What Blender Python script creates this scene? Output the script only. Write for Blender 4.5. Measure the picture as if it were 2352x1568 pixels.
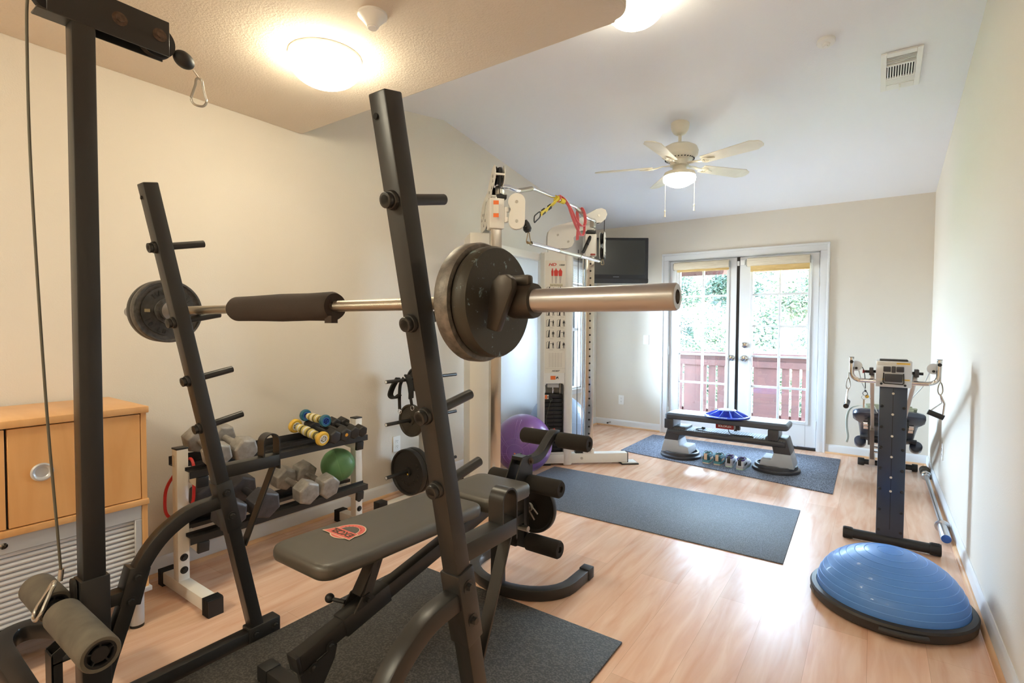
import bpy, bmesh, math, random
from mathutils import Vector, Matrix, Euler
PI = math.pi
random.seed(7)
for o in list(bpy.data.objects):
    bpy.data.objects.remove(o)
SC = bpy.context.scene
COL = SC.collection

# ------------------------------------------------------------------ camera
H_CAM, YAW, PITCH, ROLL, F_PX = 1.2628, 0.6152, -0.0312, 0.0051, 1181.88
fw = Vector((-math.sin(YAW) * math.cos(PITCH), math.cos(YAW) * math.cos(PITCH), math.sin(PITCH)))
rt = Vector((math.cos(YAW), math.sin(YAW), 0))
up = rt.cross(fw)
rt, up = rt * math.cos(ROLL) + up * math.sin(ROLL), -rt * math.sin(ROLL) + up * math.cos(ROLL)
cd = bpy.data.cameras.new('camera')
cd.sensor_fit = 'HORIZONTAL'; cd.sensor_width = 36.0; cd.lens = F_PX / 2352 * 36.0
cd.clip_start = 0.03; cd.clip_end = 200
cam = bpy.data.objects.new('camera', cd); COL.objects.link(cam)
M = Matrix((rt, up, -fw)).transposed().to_4x4(); M.translation = Vector((0, 0, H_CAM))
cam.matrix_world = M
SC.camera = cam

# ------------------------------------------------------------------ world, sun, exposure
SC.view_settings.view_transform = 'Standard'
SC.view_settings.look = 'None'
SC.view_settings.gamma = 1.0
SC.view_settings.use_curve_mapping = False
SC.view_settings.exposure = 1.33
wd = bpy.data.worlds.new('sky'); SC.world = wd; wd.use_nodes = True
bgn = wd.node_tree.nodes['Background']
bgn.inputs[0].default_value = (0.67, 0.83, 1.0, 1); bgn.inputs[1].default_value = 51.0
# the sky is brightest near the horizon and dimmer overhead
_n = wd.node_tree.nodes; _l = wd.node_tree.links
_tc = _n.new('ShaderNodeTexCoord'); _sx = _n.new('ShaderNodeSeparateXYZ'); _rp = _n.new('ShaderNodeValToRGB')
_l.new(_tc.outputs['Generated'], _sx.inputs[0]); _mr = _n.new('ShaderNodeMapRange'); _mr.inputs['From Min'].default_value = -1.0
_l.new(_sx.outputs['Z'], _mr.inputs['Value']); _l.new(_mr.outputs['Result'], _rp.inputs['Fac'])
for _i, (_p, _c) in enumerate(((0.0, (.10, .10, .10)), (.47, (.30, .30, .28)), (.50, (.58, .75, .97)), (.62, (.58, .77, 1.0)), (.76, (.20, .27, .38)), (1.0, (.08, .12, .20)))):
    _e = _rp.color_ramp.elements[_i] if _i < 2 else _rp.color_ramp.elements.new(_p)
    _e.position = _p; _e.color = (*_c, 1)
_l.new(_rp.outputs['Color'], bgn.inputs[0])
sl = bpy.data.lights.new('sun', 'SUN'); sl.energy = 30.0; sl.angle = math.radians(1.0); sl.color = (1.0, 0.95, 0.86)
so = bpy.data.objects.new('sun', sl); COL.objects.link(so)
so.location = (2, -6, 9)
so.rotation_euler = Vector((-0.35, 0.62, -0.75)).to_track_quat('-Z', 'Y').to_euler()
WARM = (1.0, 0.90, 0.67)
LAMP_NEAR, LAMP_FAN, LAMP_HIGH, FILL_BACK, FILL_SIDE = 19.0, 13.0, 10.0, 26.0, 60.0      # dome radiance; the last two are added fill lamps out of view

def portal(name, loc, rot, sx, sy):
    L = bpy.data.lights.new(name, 'AREA'); L.shape = 'RECTANGLE'; L.size = sx; L.size_y = sy
    L.cycles.is_portal = True
    o = bpy.data.objects.new(name, L); COL.objects.link(o); o.location = loc; o.rotation_euler = rot
portal('door_light_portal', (-1.22, 6.20, 1.05), (-PI / 2, 0, 0), 1.6, 2.1)
portal('window_light_portal', (-3.10, 5.275, 1.25), (0, -PI / 2, 0), 1.6, .8)

# ------------------------------------------------------------------ materials
def lin(c):
    c /= 255.0
    return c / 12.92 if c <= 0.04045 else ((c + 0.055) / 1.055) ** 2.4
def S(r, g, b): return (lin(r), lin(g), lin(b), 1)
MATS = {}
def mat(name, col, rough=0.5, metal=0.0, bump=None, var=None, coat=0.0, spec=0.5, emit=None, trans=0.0, alpha=1.0):
    """principled + procedural noise: bump=(scale,strength,dist) var=(scale,amount)"""
    if name in MATS: return MATS[name]
    m = bpy.data.materials.new(name); m.use_nodes = True
    nt = m.node_tree; N = nt.nodes; L = nt.links
    b = N['Principled BSDF']
    b.inputs['Base Color'].default_value = col
    b.inputs['Roughness'].default_value = rough
    b.inputs['Metallic'].default_value = metal
    b.inputs['Specular IOR Level'].default_value = spec
    b.inputs['Coat Weight'].default_value = coat
    if trans: b.inputs['Transmission Weight'].default_value = trans
    if alpha < 1: b.inputs['Alpha'].default_value = alpha
    if emit:
        b.inputs['Emission Color'].default_value = (*emit[0], 1); b.inputs['Emission Strength'].default_value = emit[1]
    tc = N.new('ShaderNodeTexCoord')
    if var:
        nz = N.new('ShaderNodeTexNoise'); nz.inputs['Scale'].default_value = var[0]; nz.inputs['Detail'].default_value = 5
        L.new(tc.outputs['Object'], nz.inputs['Vector'])
        mx = N.new('ShaderNodeMix'); mx.data_type = 'RGBA'
        mx.inputs['A'].default_value = tuple(max(0, c * (1 - var[1])) for c in col[:3]) + (1,)
        c2 = var[2] if len(var) > 2 else tuple(min(1, c * (1 + var[1])) for c in col[:3]) + (1,)
        mx.inputs['B'].default_value = c2
        mp = N.new('ShaderNodeMapRange'); mp.inputs['From Min'].default_value = 0.32; mp.inputs['From Max'].default_value = 0.68
        L.new(nz.outputs['Fac'], mp.inputs['Value']); L.new(mp.outputs['Result'], mx.inputs['Factor'])
        L.new(mx.outputs['Result'], b.inputs['Base Color'])
    if bump:
        nz = N.new('ShaderNodeTexNoise'); nz.inputs['Scale'].default_value = bump[0]; nz.inputs['Detail'].default_value = 4
        L.new(tc.outputs['Object'], nz.inputs['Vector'])
        bp = N.new('ShaderNodeBump'); bp.inputs['Strength'].default_value = bump[1]
        bp.inputs['Distance'].default_value = bump[2] if len(bump) > 2 else 0.003
        L.new(nz.outputs['Fac'], bp.inputs['Height']); L.new(bp.outputs['Normal'], b.inputs['Normal'])
    MATS[name] = m
    return m
def speckle(name, c1, c2, scale, rough=0.8, bump=0.4, lo=0.45, hi=0.62):
    m = mat(name, c1, rough); nt = m.node_tree; N = nt.nodes; L = nt.links; b = N['Principled BSDF']
    tc = N.new('ShaderNodeTexCoord'); nz = N.new('ShaderNodeTexNoise'); nz.inputs['Scale'].default_value = scale; nz.inputs['Detail'].default_value = 2
    L.new(tc.outputs['Object'], nz.inputs['Vector'])
    rp = N.new('ShaderNodeValToRGB'); rp.color_ramp.elements[0].position = lo; rp.color_ramp.elements[1].position = hi
    rp.color_ramp.elements[0].color = c1; rp.color_ramp.elements[1].color = c2
    L.new(nz.outputs['Fac'], rp.inputs['Fac']); L.new(rp.outputs['Color'], b.inputs['Base Color'])
    bp = N.new('ShaderNodeBump'); bp.inputs['Strength'].default_value = bump; bp.inputs['Distance'].default_value = 0.002
    L.new(nz.outputs['Fac'], bp.inputs['Height']); L.new(bp.outputs['Normal'], b.inputs['Normal'])
    return m
def wood(name, c1, c2, scale, stretch, rough=0.35, planks=None):
    """grain stretched along one axis; planks=(width,length) lays boards along Y"""
    m = mat(name, c1, rough); nt = m.node_tree; N = nt.nodes; L = nt.links; b = N['Principled BSDF']
    tc = N.new('ShaderNodeTexCoord'); mpn = N.new('ShaderNodeMapping'); mpn.inputs['Scale'].default_value = stretch
    L.new(tc.outputs['Object'], mpn.inputs['Vector'])
    nz = N.new('ShaderNodeTexNoise'); nz.inputs['Scale'].default_value = scale; nz.inputs['Detail'].default_value = 6; nz.inputs['Distortion'].default_value = 0.8
    L.new(mpn.outputs['Vector'], nz.inputs['Vector'])
    rp = N.new('ShaderNodeValToRGB'); rp.color_ramp.elements[0].position = 0.3; rp.color_ramp.elements[1].position = 0.7
    rp.color_ramp.elements[0].color = c1; rp.color_ramp.elements[1].color = c2
    L.new(nz.outputs['Fac'], rp.inputs['Fac'])
    out = rp.outputs['Color']
    if planks:
        sw = N.new('ShaderNodeMapping'); sw.inputs['Rotation'].default_value = (0, 0, PI / 2)
        L.new(tc.outputs['Object'], sw.inputs['Vector'])
        br = N.new('ShaderNodeTexBrick'); br.inputs['Scale'].default_value = 1.0
        br.inputs['Brick Width'].default_value = planks[1]; br.inputs['Row Height'].default_value = planks[0]
        br.inputs['Mortar Size'].default_value = 0.0008; br.inputs['Mortar Smooth'].default_value = 0.3; br.offset = 0.37
        br.inputs['Color1'].default_value = (1, 1, 1, 1); br.inputs['Color2'].default_value = (0.86, 0.84, 0.82, 1)
        br.inputs['Mortar'].default_value = (0.70, 0.66, 0.62, 1)
        L.new(sw.outputs['Vector'], br.inputs['Vector'])
        mx = N.new('ShaderNodeMix'); mx.data_type = 'RGBA'; mx.blend_type = 'MULTIPLY'; mx.inputs['Factor'].default_value = 1
        L.new(out, mx.inputs['A']); L.new(br.outputs['Color'], mx.inputs['B']); out = mx.outputs['Result']
    L.new(out, b.inputs['Base Color'])
    return m

wall_m = mat('wall_paint', S(220, 212, 200), 0.85, bump=(170, 0.22, 0.004))
ceil_m = mat('ceiling_paint', S(240, 241, 246), 0.9, bump=(150, 0.28, 0.005))
soffit_m = mat('soffit_paint', S(228, 216, 200), 0.9, bump=(120, 0.45, 0.006))
trim_m = mat('white_trim_paint', S(222, 223, 225), 0.4)
floor_m = wood('maple_laminate', S(224, 176, 147), S(240, 206, 181), 3.2, (6.0, 0.7, 1), 0.27, planks=(0.19, 1.25))
floor_m.node_tree.nodes['Principled BSDF'].inputs['Specular IOR Level'].default_value = 0.36
qround_m = wood('maple_quarter_round', S(205, 158, 116), S(222, 180, 138), 3, (1, 1, 1), 0.4)
black_m = mat('black_powder_coat', S(41, 40, 39), 0.36, bump=(400, 0.06, 0.001))
blackflat_m = mat('black_plastic', S(30, 30, 31), 0.5)
darkgap_m = mat('dark_gap', S(16, 15, 15), 0.8)
vinyl_m = mat('black_vinyl', S(68, 64, 56), 0.45, bump=(600, 0.12, 0.0006), spec=0.9)
foam_m = mat('black_foam', S(38, 34, 30), 0.95, bump=(500, 0.35, 0.001))
greyfoam_m = mat('worn_grey_foam', S(96, 90, 80), 0.9, var=(14, 0.22), bump=(300, 0.3, 0.001))
steel_m = mat('brushed_steel', S(182, 182, 184), 0.30, 1.0, bump=(300, 0.05, 0.0005))
chrome_m = mat('chrome', S(225, 225, 225), 0.08, 1.0)
zinc_m = mat('galvanised_steel', S(190, 188, 182), 0.35, 1.0)
iron_m = mat('worn_cast_iron', S(118, 113, 107), 0.48, 0.55, var=(60, 0.3), bump=(250, 0.4, 0.0015))
blackiron_m = mat('black_cast_iron', S(44, 42, 40), 0.42, 0.2, bump=(220, 0.25, 0.001))
hexgrey_m = mat('grey_cast_iron', S(150, 145, 139), 0.55, 0.35, var=(30, 0.2), bump=(120, 0.3, 0.002))
hexdark_m = mat('dark_cast_iron', S(74, 72, 76), 0.5, 0.3, var=(25, 0.2), bump=(120, 0.3, 0.002))
hexblack_m = mat('black_hex_iron', S(52, 50, 50), 0.5, 0.2, bump=(160, 0.2, 0.001))
whitemetal_m = mat('white_enamel', S(232, 228, 220), 0.35)
machine_m = mat('machine_white', S(228, 225, 218), 0.38)
rust_m = mat('rusty_bolt', S(92, 74, 62), 0.6, 0.5, var=(80, 0.3))
white_m = mat('white_plastic', S(240, 240, 238), 0.4)
red_m = mat('red_rubber', S(206, 42, 34), 0.45)
beech_m = wood('beech_veneer', S(214, 158, 98), S(229, 178, 120), 2.2, (1.0, 5.0, 0.6), 0.35)
alu_m = mat('silver_laminate', S(196, 197, 200), 0.35, 0.25)
matblack_m = speckle('black_rubber_mat', S(48, 46, 43), S(84, 79, 73), 150, 0.60, 1.0)
matblue_m = speckle('blue_grey_mat', S(74, 82, 94), S(116, 124, 136), 260, 0.55, 0.5)
matgrey_m = speckle('speckled_grey_mat', S(40, 46, 60), S(150, 160, 180), 190, 0.75, 0.4, 0.40, 0.66)

# ------------------------------------------------------------------ mesh builder
class MB:
    def __init__(s): s.bm = bmesh.new()
    def _f(s, vs):
        try: return s.bm.faces.new(vs)
        except ValueError: return None
    def box(s, c, d, R=None):
        vs = []
        for x in (-.5, .5):
            for y in (-.5, .5):
                for z in (-.5, .5):
                    v = Vector((x * d[0], y * d[1], z * d[2]))
                    if R: v = R @ v
                    vs.append(s.bm.verts.new(v + Vector(c)))
        for f in ((0, 1, 3, 2), (4, 6, 7, 5), (0, 4, 5, 1), (2, 3, 7, 6), (0, 2, 6, 4), (1, 5, 7, 3)): s._f([vs[i] for i in f])
        return s
    def ab(s, x0, x1, y0, y1, z0, z1):
        return s.box(((x0 + x1) / 2, (y0 + y1) / 2, (z0 + z1) / 2), (abs(x1 - x0), abs(y1 - y0), abs(z1 - z0)))
    def rings(s, rs, caps=True, closed=False):
        vr = [[s.bm.verts.new(p) for p in r] for r in rs]
        n = len(vr[0]); m = len(vr)
        for i in range(m if closed else m - 1):
            a, b = vr[i], vr[(i + 1) % m]
            for k in range(n): s._f([a[k], a[(k + 1) % n], b[(k + 1) % n], b[k]])
        if caps and not closed: s._f(vr[0][::-1]); s._f(vr[-1])
        return s
    def _frame(s, t, hint):
        t = t.normalized(); u = hint - t * hint.dot(t)
        if u.length < 1e-5: u = t.orthogonal()
        u.normalize(); return u, t.cross(u)
    def sweep(s, pts, prof, hint=(0, 0, 1), closed=False, caps=True):
        """prof: 2D points (along hint-ish u, along t x u)"""
        pts = [Vector(p) for p in pts]; n = len(pts); rs = []; hint = Vector(hint)
        for i in range(n):
            if closed: t = (pts[(i + 1) % n] - pts[i]).normalized() + (pts[i] - pts[i - 1]).normalized()
            elif i == 0: t = pts[1] - pts[0]
            elif i == n - 1: t = pts[-1] - pts[-2]
            else: t = (pts[i + 1] - pts[i]).normalized() + (pts[i] - pts[i - 1]).normalized()
            u, v = s._frame(t, hint)
            k = 1.0
            if 0 < i < n - 1 and not closed:
                c = t.normalized().dot((pts[i + 1] - pts[i]).normalized()); k = 1 / max(c, .5)
            rs.append([pts[i] + u * a + v * b * k for a, b in prof])
        return s.rings(rs, caps, closed)
    def tube(s, pts, r, n=12, closed=False, hint=None, caps=True):
        pts = [Vector(p) for p in pts]
        if hint is None:
            d = pts[1] - pts[0]; hint = Vector((0, 0, 1)) if abs(d.normalized().z) < .9 else Vector((1, 0, 0))
            if len(pts) > 2:
                nn = (pts[1] - pts[0]).cross(pts[-1] - pts[1])
                if nn.length > 1e-6: hint = nn
        prof = [(r * math.cos(2 * PI * k / n), r * math.sin(2 * PI * k / n)) for k in range(n)]
        return s.sweep(pts, prof, hint, closed, caps)
    def rtube(s, pts, w, h, hint=(1, 0, 0), closed=False):
        """rectangular tube: w along hint, h across"""
        return s.sweep(pts, [(-w / 2, -h / 2), (w / 2, -h / 2), (w / 2, h / 2), (-w / 2, h / 2)], hint, closed)
    def cyl(s, p0, p1, r, r2=None, n=24, caps=True):
        p0 = Vector(p0); p1 = Vector(p1); r2 = r if r2 is None else r2
        u, v = s._frame(p1 - p0, Vector((0, 0, 1)) if abs((p1 - p0).normalized().z) < .9 else Vector((1, 0, 0)))
        f = lambda p, q: [p + u * (q * math.cos(2 * PI * k / n)) + v * (q * math.sin(2 * PI * k / n)) for k in range(n)]
        return s.rings([f(p0, r), f(p1, r2)], caps)
    def lathe(s, prof, o=(0, 0, 0), ax=(0, 0, 1), n=32, caps=True):
        """prof: (radius, height along ax)"""
        o = Vector(o); ax = Vector(ax).normalized()
        u, v = s._frame(ax, Vector((0, 0, 1)) if abs(ax.z) < .9 else Vector((1, 0, 0)))
        rs = [[o + ax * h + u * (r * math.cos(2 * PI * k / n)) + v * (r * math.sin(2 * PI * k / n)) for k in range(n)] for r, h in prof]
        return s.rings(rs, caps)
    def ring(s, ri, ro, h0, h1, o, ax, n=32):
        """annulus with square section"""
        o = Vector(o); ax = Vector(ax).normalized()
        u, v = s._frame(ax, Vector((0, 0, 1)) if abs(ax.z) < .9 else Vector((1, 0, 0)))
        pr = [(ri, h0), (ro, h0), (ro, h1), (ri, h1)]
        rs = []
        for k in range(n):
            c, q = math.cos(2 * PI * k / n), math.sin(2 * PI * k / n)
            rs.append([o + ax * h + u * (r * c) + v * (r * q) for r, h in pr])
        return s.rings(rs, False, True)
    def loop(s, prof, o, ax, n=40):
        """closed profile (r,h) turned round ax"""
        o = Vector(o); ax = Vector(ax).normalized()
        u, v = s._frame(ax, Vector((0, 0, 1)) if abs(ax.z) < .9 else Vector((1, 0, 0)))
        rs = []
        for k in range(n):
            c, q = math.cos(2 * PI * k / n), math.sin(2 * PI * k / n)
            rs.append([o + ax * h + u * (r * c) + v * (r * q) for r, h in prof])
        return s.rings(rs, False, True)
    def prism(s, poly, o, ux, uy, t):
        """extrude 2D polygon by t along ux x uy, starting at o"""
        o = Vector(o); ux = Vector(ux); uy = Vector(uy); n = ux.cross(uy).normalized() * t
        a = [o + ux * x + uy * y for x, y in poly]
        return s.rings([a, [p + n for p in a]])
    def sphere(s, c, r, sc=(1, 1, 1), nu=28, nv=16, R=None):
        c = Vector(c); rs = []
        for j in range(nv + 1):
            th = PI * (0.004 + 0.992 * j / nv)
            ring = []
            for k in range(nu):
                p = Vector((r * sc[0] * math.sin(th) * math.cos(2 * PI * k / nu), r * sc[1] * math.sin(th) * math.sin(2 * PI * k / nu), -r * sc[2] * math.cos(th)))
                ring.append(c + (R @ p if R else p))
            rs.append(ring)
        return s.rings(rs)
    def torus(s, c, R, r, ax=(0, 0, 1), n=28, m=8):
        return s.loop([(R + r * math.cos(2 * PI * k / m), r * math.sin(2 * PI * k / m)) for k in range(m)], c, ax, n)
    def bolt(s, p, ax, r=0.009, h=0.007, washer=True):
        p = Vector(p); ax = Vector(ax).normalized()
        if washer: s.cyl(p, p + ax * .002, r * 1.55, n=20)
        s.cyl(p, p + ax * (h + .002), r, r * .85, n=6)
        return s
    def xf(s, Mx):
        bmesh.ops.transform(s.bm, matrix=Mx, verts=s.bm.verts[:]); return s
    def build(s, name, m, par=None, bev=0, seg=2, ang=40, off=None, label=None):
        bm = s.bm
        bmesh.ops.recalc_face_normals(bm, faces=bm.faces[:])
        if bev:
            es = [e for e in bm.edges if len(e.link_faces) == 2 and e.calc_face_angle(0) > math.radians(ang)]
            bmesh.ops.bevel(bm, geom=es, offset=bev, segments=seg, profile=0.5, affect='EDGES', clamp_overlap=True)
        for f in bm.faces: f.smooth = True
        for e in bm.edges:
            if len(e.link_faces) == 2: e.smooth = e.calc_face_angle(0) < math.radians(38)
        if off is None: off = wloc(par) if par else Vector((0, 0, 0))
        if off.length: bmesh.ops.translate(bm, vec=-off, verts=bm.verts[:])
        me = bpy.data.meshes.new(name); bm.to_mesh(me); bm.free()
        me.materials.append(m)
        o = bpy.data.objects.new(name, me); COL.objects.link(o)
        if par: o.parent = par
        if label: o['label'] = label
        return o
def wloc(o):
    v = Vector((0, 0, 0))
    while o: v += o.location; o = o.parent
    return v
def tag(o, label, cat, group=None, kind=None):
    o['label'] = label; o['category'] = cat
    if group: o['group'] = group
    if kind: o['kind'] = kind
    return o
def thing(name, label, cat, loc=(0, 0, 0), group=None):
    o = bpy.data.objects.new(name, None); COL.objects.link(o); o.location = loc; o.empty_display_size = 0.05
    return tag(o, label, cat, group)
def solo(mb, name, m, label, cat, loc=None, group=None, **k):
    """a thing that is one mesh, origin moved to loc"""
    off = Vector(loc) if loc else Vector((0, 0, 0))
    o = mb.build(name, m, None, off=off, **k); o.location = off
    return tag(o, label, cat, group)
def struct(mb, name, m, par=None, **k):
    o = mb.build(name, m, par, **k)
    if not par: o['kind'] = 'structure'
    return o
def dup(root, label=None, loc=None, rot=None, group=None):
    def rec(o, par):
        c = o.copy(); COL.objects.link(c); c.parent = par
        for ch in list(o.children): rec(ch, c)
        return c
    r = rec(root, None)
    if loc is not None: r.location = loc
    if rot is not None: r.rotation_euler = rot
    if label: r['label'] = label
    if group: r['group'] = group
    return r
def text(s, name, m, par, o, ux, uy, size, depth=0.0006, align='CENTER', shear=0.0, xs=1.0, bold=0.0):
    """flat lettering: baseline centre at o, reading along ux, up along uy"""
    cu = bpy.data.curves.new(name, 'FONT'); cu.body = s; cu.size = size; cu.align_x = align; cu.extrude = depth; cu.shear = shear; cu.offset = bold
    ob = bpy.data.objects.new(name, cu); me = bpy.data.meshes.new_from_object(ob)
    ux = Vector(ux).normalized(); uy = Vector(uy).normalized(); uz = ux.cross(uy)
    Mx = Matrix((ux * xs, uy, uz)).transposed().to_4x4(); Mx.translation = Vector(o) - (wloc(par) if par else Vector())
    me.transform(Mx); me.name = name; me.materials.clear(); me.materials.append(m)
    bpy.data.objects.remove(ob); bpy.data.curves.remove(cu)
    t = bpy.data.objects.new(name, me); COL.objects.link(t)
    if par: t.parent = par
    return t
def arc(c, r, a0, a1, n, ex, ey):
    c = Vector(c); ex = Vector(ex); ey = Vector(ey)
    return [c + ex * (r * math.cos(a0 + (a1 - a0) * k / n)) + ey * (r * math.sin(a0 + (a1 - a0) * k / n)) for k in range(n + 1)]
def smooth(pts, n=6, closed=False):
    """Catmull-Rom through points"""
    P = [Vector(p) for p in pts]; out = []; m = len(P)
    for i in range(m if closed else m - 1):
        g = (lambda k: P[k % m]) if closed else (lambda k: P[max(0, min(m - 1, k))])
        a, b, c, d = g(i - 1), g(i), g(i + 1), g(i + 2)
        for k in range(n):
            t = k / n
            out.append(0.5 * ((2 * b) + (c - a) * t + (2 * a - 5 * b + 4 * c - d) * t * t + (3 * b - a - 3 * c + d) * t ** 3))
    if not closed: out.append(P[-1])
    return out
def rrect(x0, x1, y0, y1, r, n=5):
    out = []
    for cx, cy, a in ((x1 - r, y1 - r, 0), (x0 + r, y1 - r, PI / 2), (x0 + r, y0 + r, PI), (x1 - r, y0 + r, 1.5 * PI)):
        out += [(cx + r * math.cos(a + PI / 2 * k / n), cy + r * math.sin(a + PI / 2 * k / n)) for k in range(n + 1)]
    return out
# ================================================================== ROOM
XL, XR, YB, YF = -2.925, 0.4153, 6.0233, -2.6
ZS, YS, YR, ZR, SL = 2.4371, 1.885, 3.1583, 2.9374, 0.158
T = 0.12
YK = YR - (ZR - ZS) / SL                        # where the near slope comes down to the flat ceiling
def zc(y): return ZR - SL * abs(y - YR) if y > YK else ZS
EX, EY, EZ = (1, 0, 0), (0, 1, 0), (0, 0, 1)
struct(MB().ab(XL - T, XR + T, YF - T, YB + T, -0.1, 0), 'floor', floor_m)
def wall_x(name, x0, pieces):
    mb = MB()
    for y0, y1, z0, z1 in pieces:
        ys = [y0] + [k for k in (YK, YR) if y0 < k < y1] + [y1]
        poly = [(y0, z0), (y1, z0)] + [(y, zc(y) + .05 if z1 is None else z1) for y in reversed(ys)]
        mb.prism(poly, (x0, 0, 0), EY, EZ, T)
    return struct(mb, name, wall_m)
WY0, WY1, WZ0, WZ1 = 4.95, 5.60, 0.50, 1.98     # left wall window
wall_x('wall_left', XL - T, [(YF, WY0, 0, None), (WY0, WY1, 0, WZ0), (WY0, WY1, WZ1, None), (WY1, YB, 0, None)])
wall_x('wall_right', XR, [(YF, YB, 0, None)])
DX0, DX1, DZ = -2.005, -0.462, 2.035            # french door opening
mb = MB(); zt = zc(YB) + .03
mb.ab(XL - T, DX0, YB, YB + T, 0, zt).ab(DX1, XR + T, YB, YB + T, 0, zt).ab(DX0, DX1, YB, YB + T, DZ, zt)
struct(mb, 'wall_back', wall_m)
struct(MB().ab(XL - T, XR + T, YF - T, YF, 0, ZS + .05), 'wall_front', wall_m)
ct = .08
poly = [(YF - T, ZS), (YK, ZS), (YR, ZR), (YB + T, zc(YB + T)), (YB + T, zc(YB + T) + ct), (YR, ZR + ct), (YK, ZS + ct), (YF - T, ZS + ct)]
struct(MB().prism(poly, (XL - T, 0, 0), EY, EZ, XR - XL + 2 * T), 'ceiling', ceil_m)
# dropped part of the ceiling with a rounded corner
XS = -0.782
out = [(XL + .002, YF + .01), (XS, YF + .01)] + [(XS - .07 + .07 * math.cos(a), YS - .07 + .07 * math.sin(a)) for a in [k * PI / 16 for k in range(9)]] + [(XL + .002, YS)]
mb = MB().prism(out, (0, 0, ZS), EX, EY, 0.30)
bm = mb.bm
es = [e for e in bm.edges if all(abs(v.co.z - ZS) < 1e-4 for v in e.verts) and e.verts[0].co.x + e.verts[1].co.x > 2 * XL + .1 and min(v.co.y for v in e.verts) > YF + .02 or (all(abs(v.co.z - ZS) < 1e-4 for v in e.verts) and all(abs(v.co.x - XS) < 1e-4 for v in e.verts))]
bmesh.ops.bevel(bm, geom=es, offset=.018, segments=4, profile=.5, affect='EDGES')
struct(mb, 'ceiling_soffit', soffit_m)
# baseboards and the maple quarter round in front of them
def base(name, p0, p1, nrm):
    p0 = Vector(p0); p1 = Vector(p1); nrm = Vector(nrm)
    prof = [(0, 0), (.013, 0), (.013, .072), (.009, .082), (.004, .09), (0, .09)]
    struct(MB().rings([[p + nrm * a + Vector((0, 0, b)) for a, b in prof] for p in (p0, p1)]), name, trim_m)
def qround(name, p0, p1, nrm):
    p0 = Vector(p0); p1 = Vector(p1); nrm = Vector(nrm)
    prof = [(.013, 0)] + [(.013 + .017 * math.cos(a), .017 * math.sin(a)) for a in [k * PI / 10 for k in range(6)]]
    struct(MB().rings([[p + nrm * a + Vector((0, 0, b)) for a, b in prof] for p in (p0, p1)]), name, qround_m)
base('baseboard_left', (XL, YF, 0), (XL, YB, 0), EX); qround('trim_1', (XL, YF, 0), (XL, YB, 0), EX)
base('baseboard_right', (XR, YF, 0), (XR, YB, 0), (-1, 0, 0)); qround('trim_2', (XR, YF, 0), (XR, YB, 0), (-1, 0, 0))
base('baseboard_back', (XL, YB, 0), (-2.08, YB, 0), (0, -1, 0)); qround('trim_3', (XL, YB, 0), (-2.08, YB, 0), (0, -1, 0))
base('baseboard_back.001', (-0.39, YB, 0), (XR, YB, 0), (0, -1, 0)); qround('trim_4', (-0.39, YB, 0), (XR, YB, 0), (0, -1, 0))
# door casing and jambs
def casing(mb, pts, w, nrm, flip=1):
    pass
mb = MB()
for x0, x1 in ((DX0 - .075, DX0 + .006), (DX1 - .006, DX1 + .075)):
    mb.ab(x0, x1, YB - .014, YB + .0, 0, DZ - .006)
    xo = x0 if x0 < -1.2 else x1
    mb.ab(min(xo, xo + (.022 if xo == x0 else -.022)), max(xo, xo + (.022 if xo == x0 else -.022)), YB - .021, YB - .0135, 0, DZ + .053)
mb.ab(DX0 - .075, DX1 + .075, YB - .014, YB, DZ - .006, DZ + .075).ab(DX0 - .075, DX1 + .075, YB - .021, YB - .0135, DZ + .053, DZ + .075)
struct(mb, 'trim_5', trim_m, bev=.003)
mb = MB().ab(DX0, DX0 + .012, YB, YB + T, 0, DZ).ab(DX1 - .012, DX1, YB, YB + T, 0, DZ).ab(DX0, DX1, YB, YB + T, DZ - .012, DZ)
mb.ab(DX0 + .012, DX0 + .028, YB + .062, YB + .078, .022, DZ - .012).ab(DX1 - .028, DX1 - .012, YB + .062, YB + .078, .022, DZ - .012).ab(DX0 + .028, DX1 - .028, YB + .062, YB + .078, DZ - .034, DZ - .012)
struct(mb, 'trim_6', trim_m)
struct(MB().ab(DX0 + .012, DX1 - .012, YB - .01, YB + T + .03, 0, .022), 'trim_7', mat('dark_bronze_sill', S(62, 58, 56), .4, .6), bev=.004)
# glass: mostly see-through with a faint mirror image, from any side
def glass_mat():
    m = bpy.data.materials.new('window_glass'); m.use_nodes = True; nt = m.node_tree; nt.nodes.clear()
    o = nt.nodes.new('ShaderNodeOutputMaterial'); mx = nt.nodes.new('ShaderNodeMixShader')
    t = nt.nodes.new('ShaderNodeBsdfTransparent'); t.inputs[0].default_value = (0.96, 0.985, 0.975, 1)
    g = nt.nodes.new('ShaderNodeBsdfGlossy'); g.inputs['Roughness'].default_value = 0.0
    fr = nt.nodes.new('ShaderNodeFresnel'); fr.inputs['IOR'].default_value = 1.5
    nt.links.new(fr.outputs[0], mx.inputs[0]); nt.links.new(t.outputs[0], mx.inputs[1]); nt.links.new(g.outputs[0], mx.inputs[2]); nt.links.new(mx.outputs[0], o.inputs[0])
    return m
glass_m = glass_mat()
knob_m = mat('polished_nickel', S(214, 212, 208), .12, 1.0)
hinge_m = mat('painted_hinge', S(226, 226, 226), .35, .2)
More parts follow.
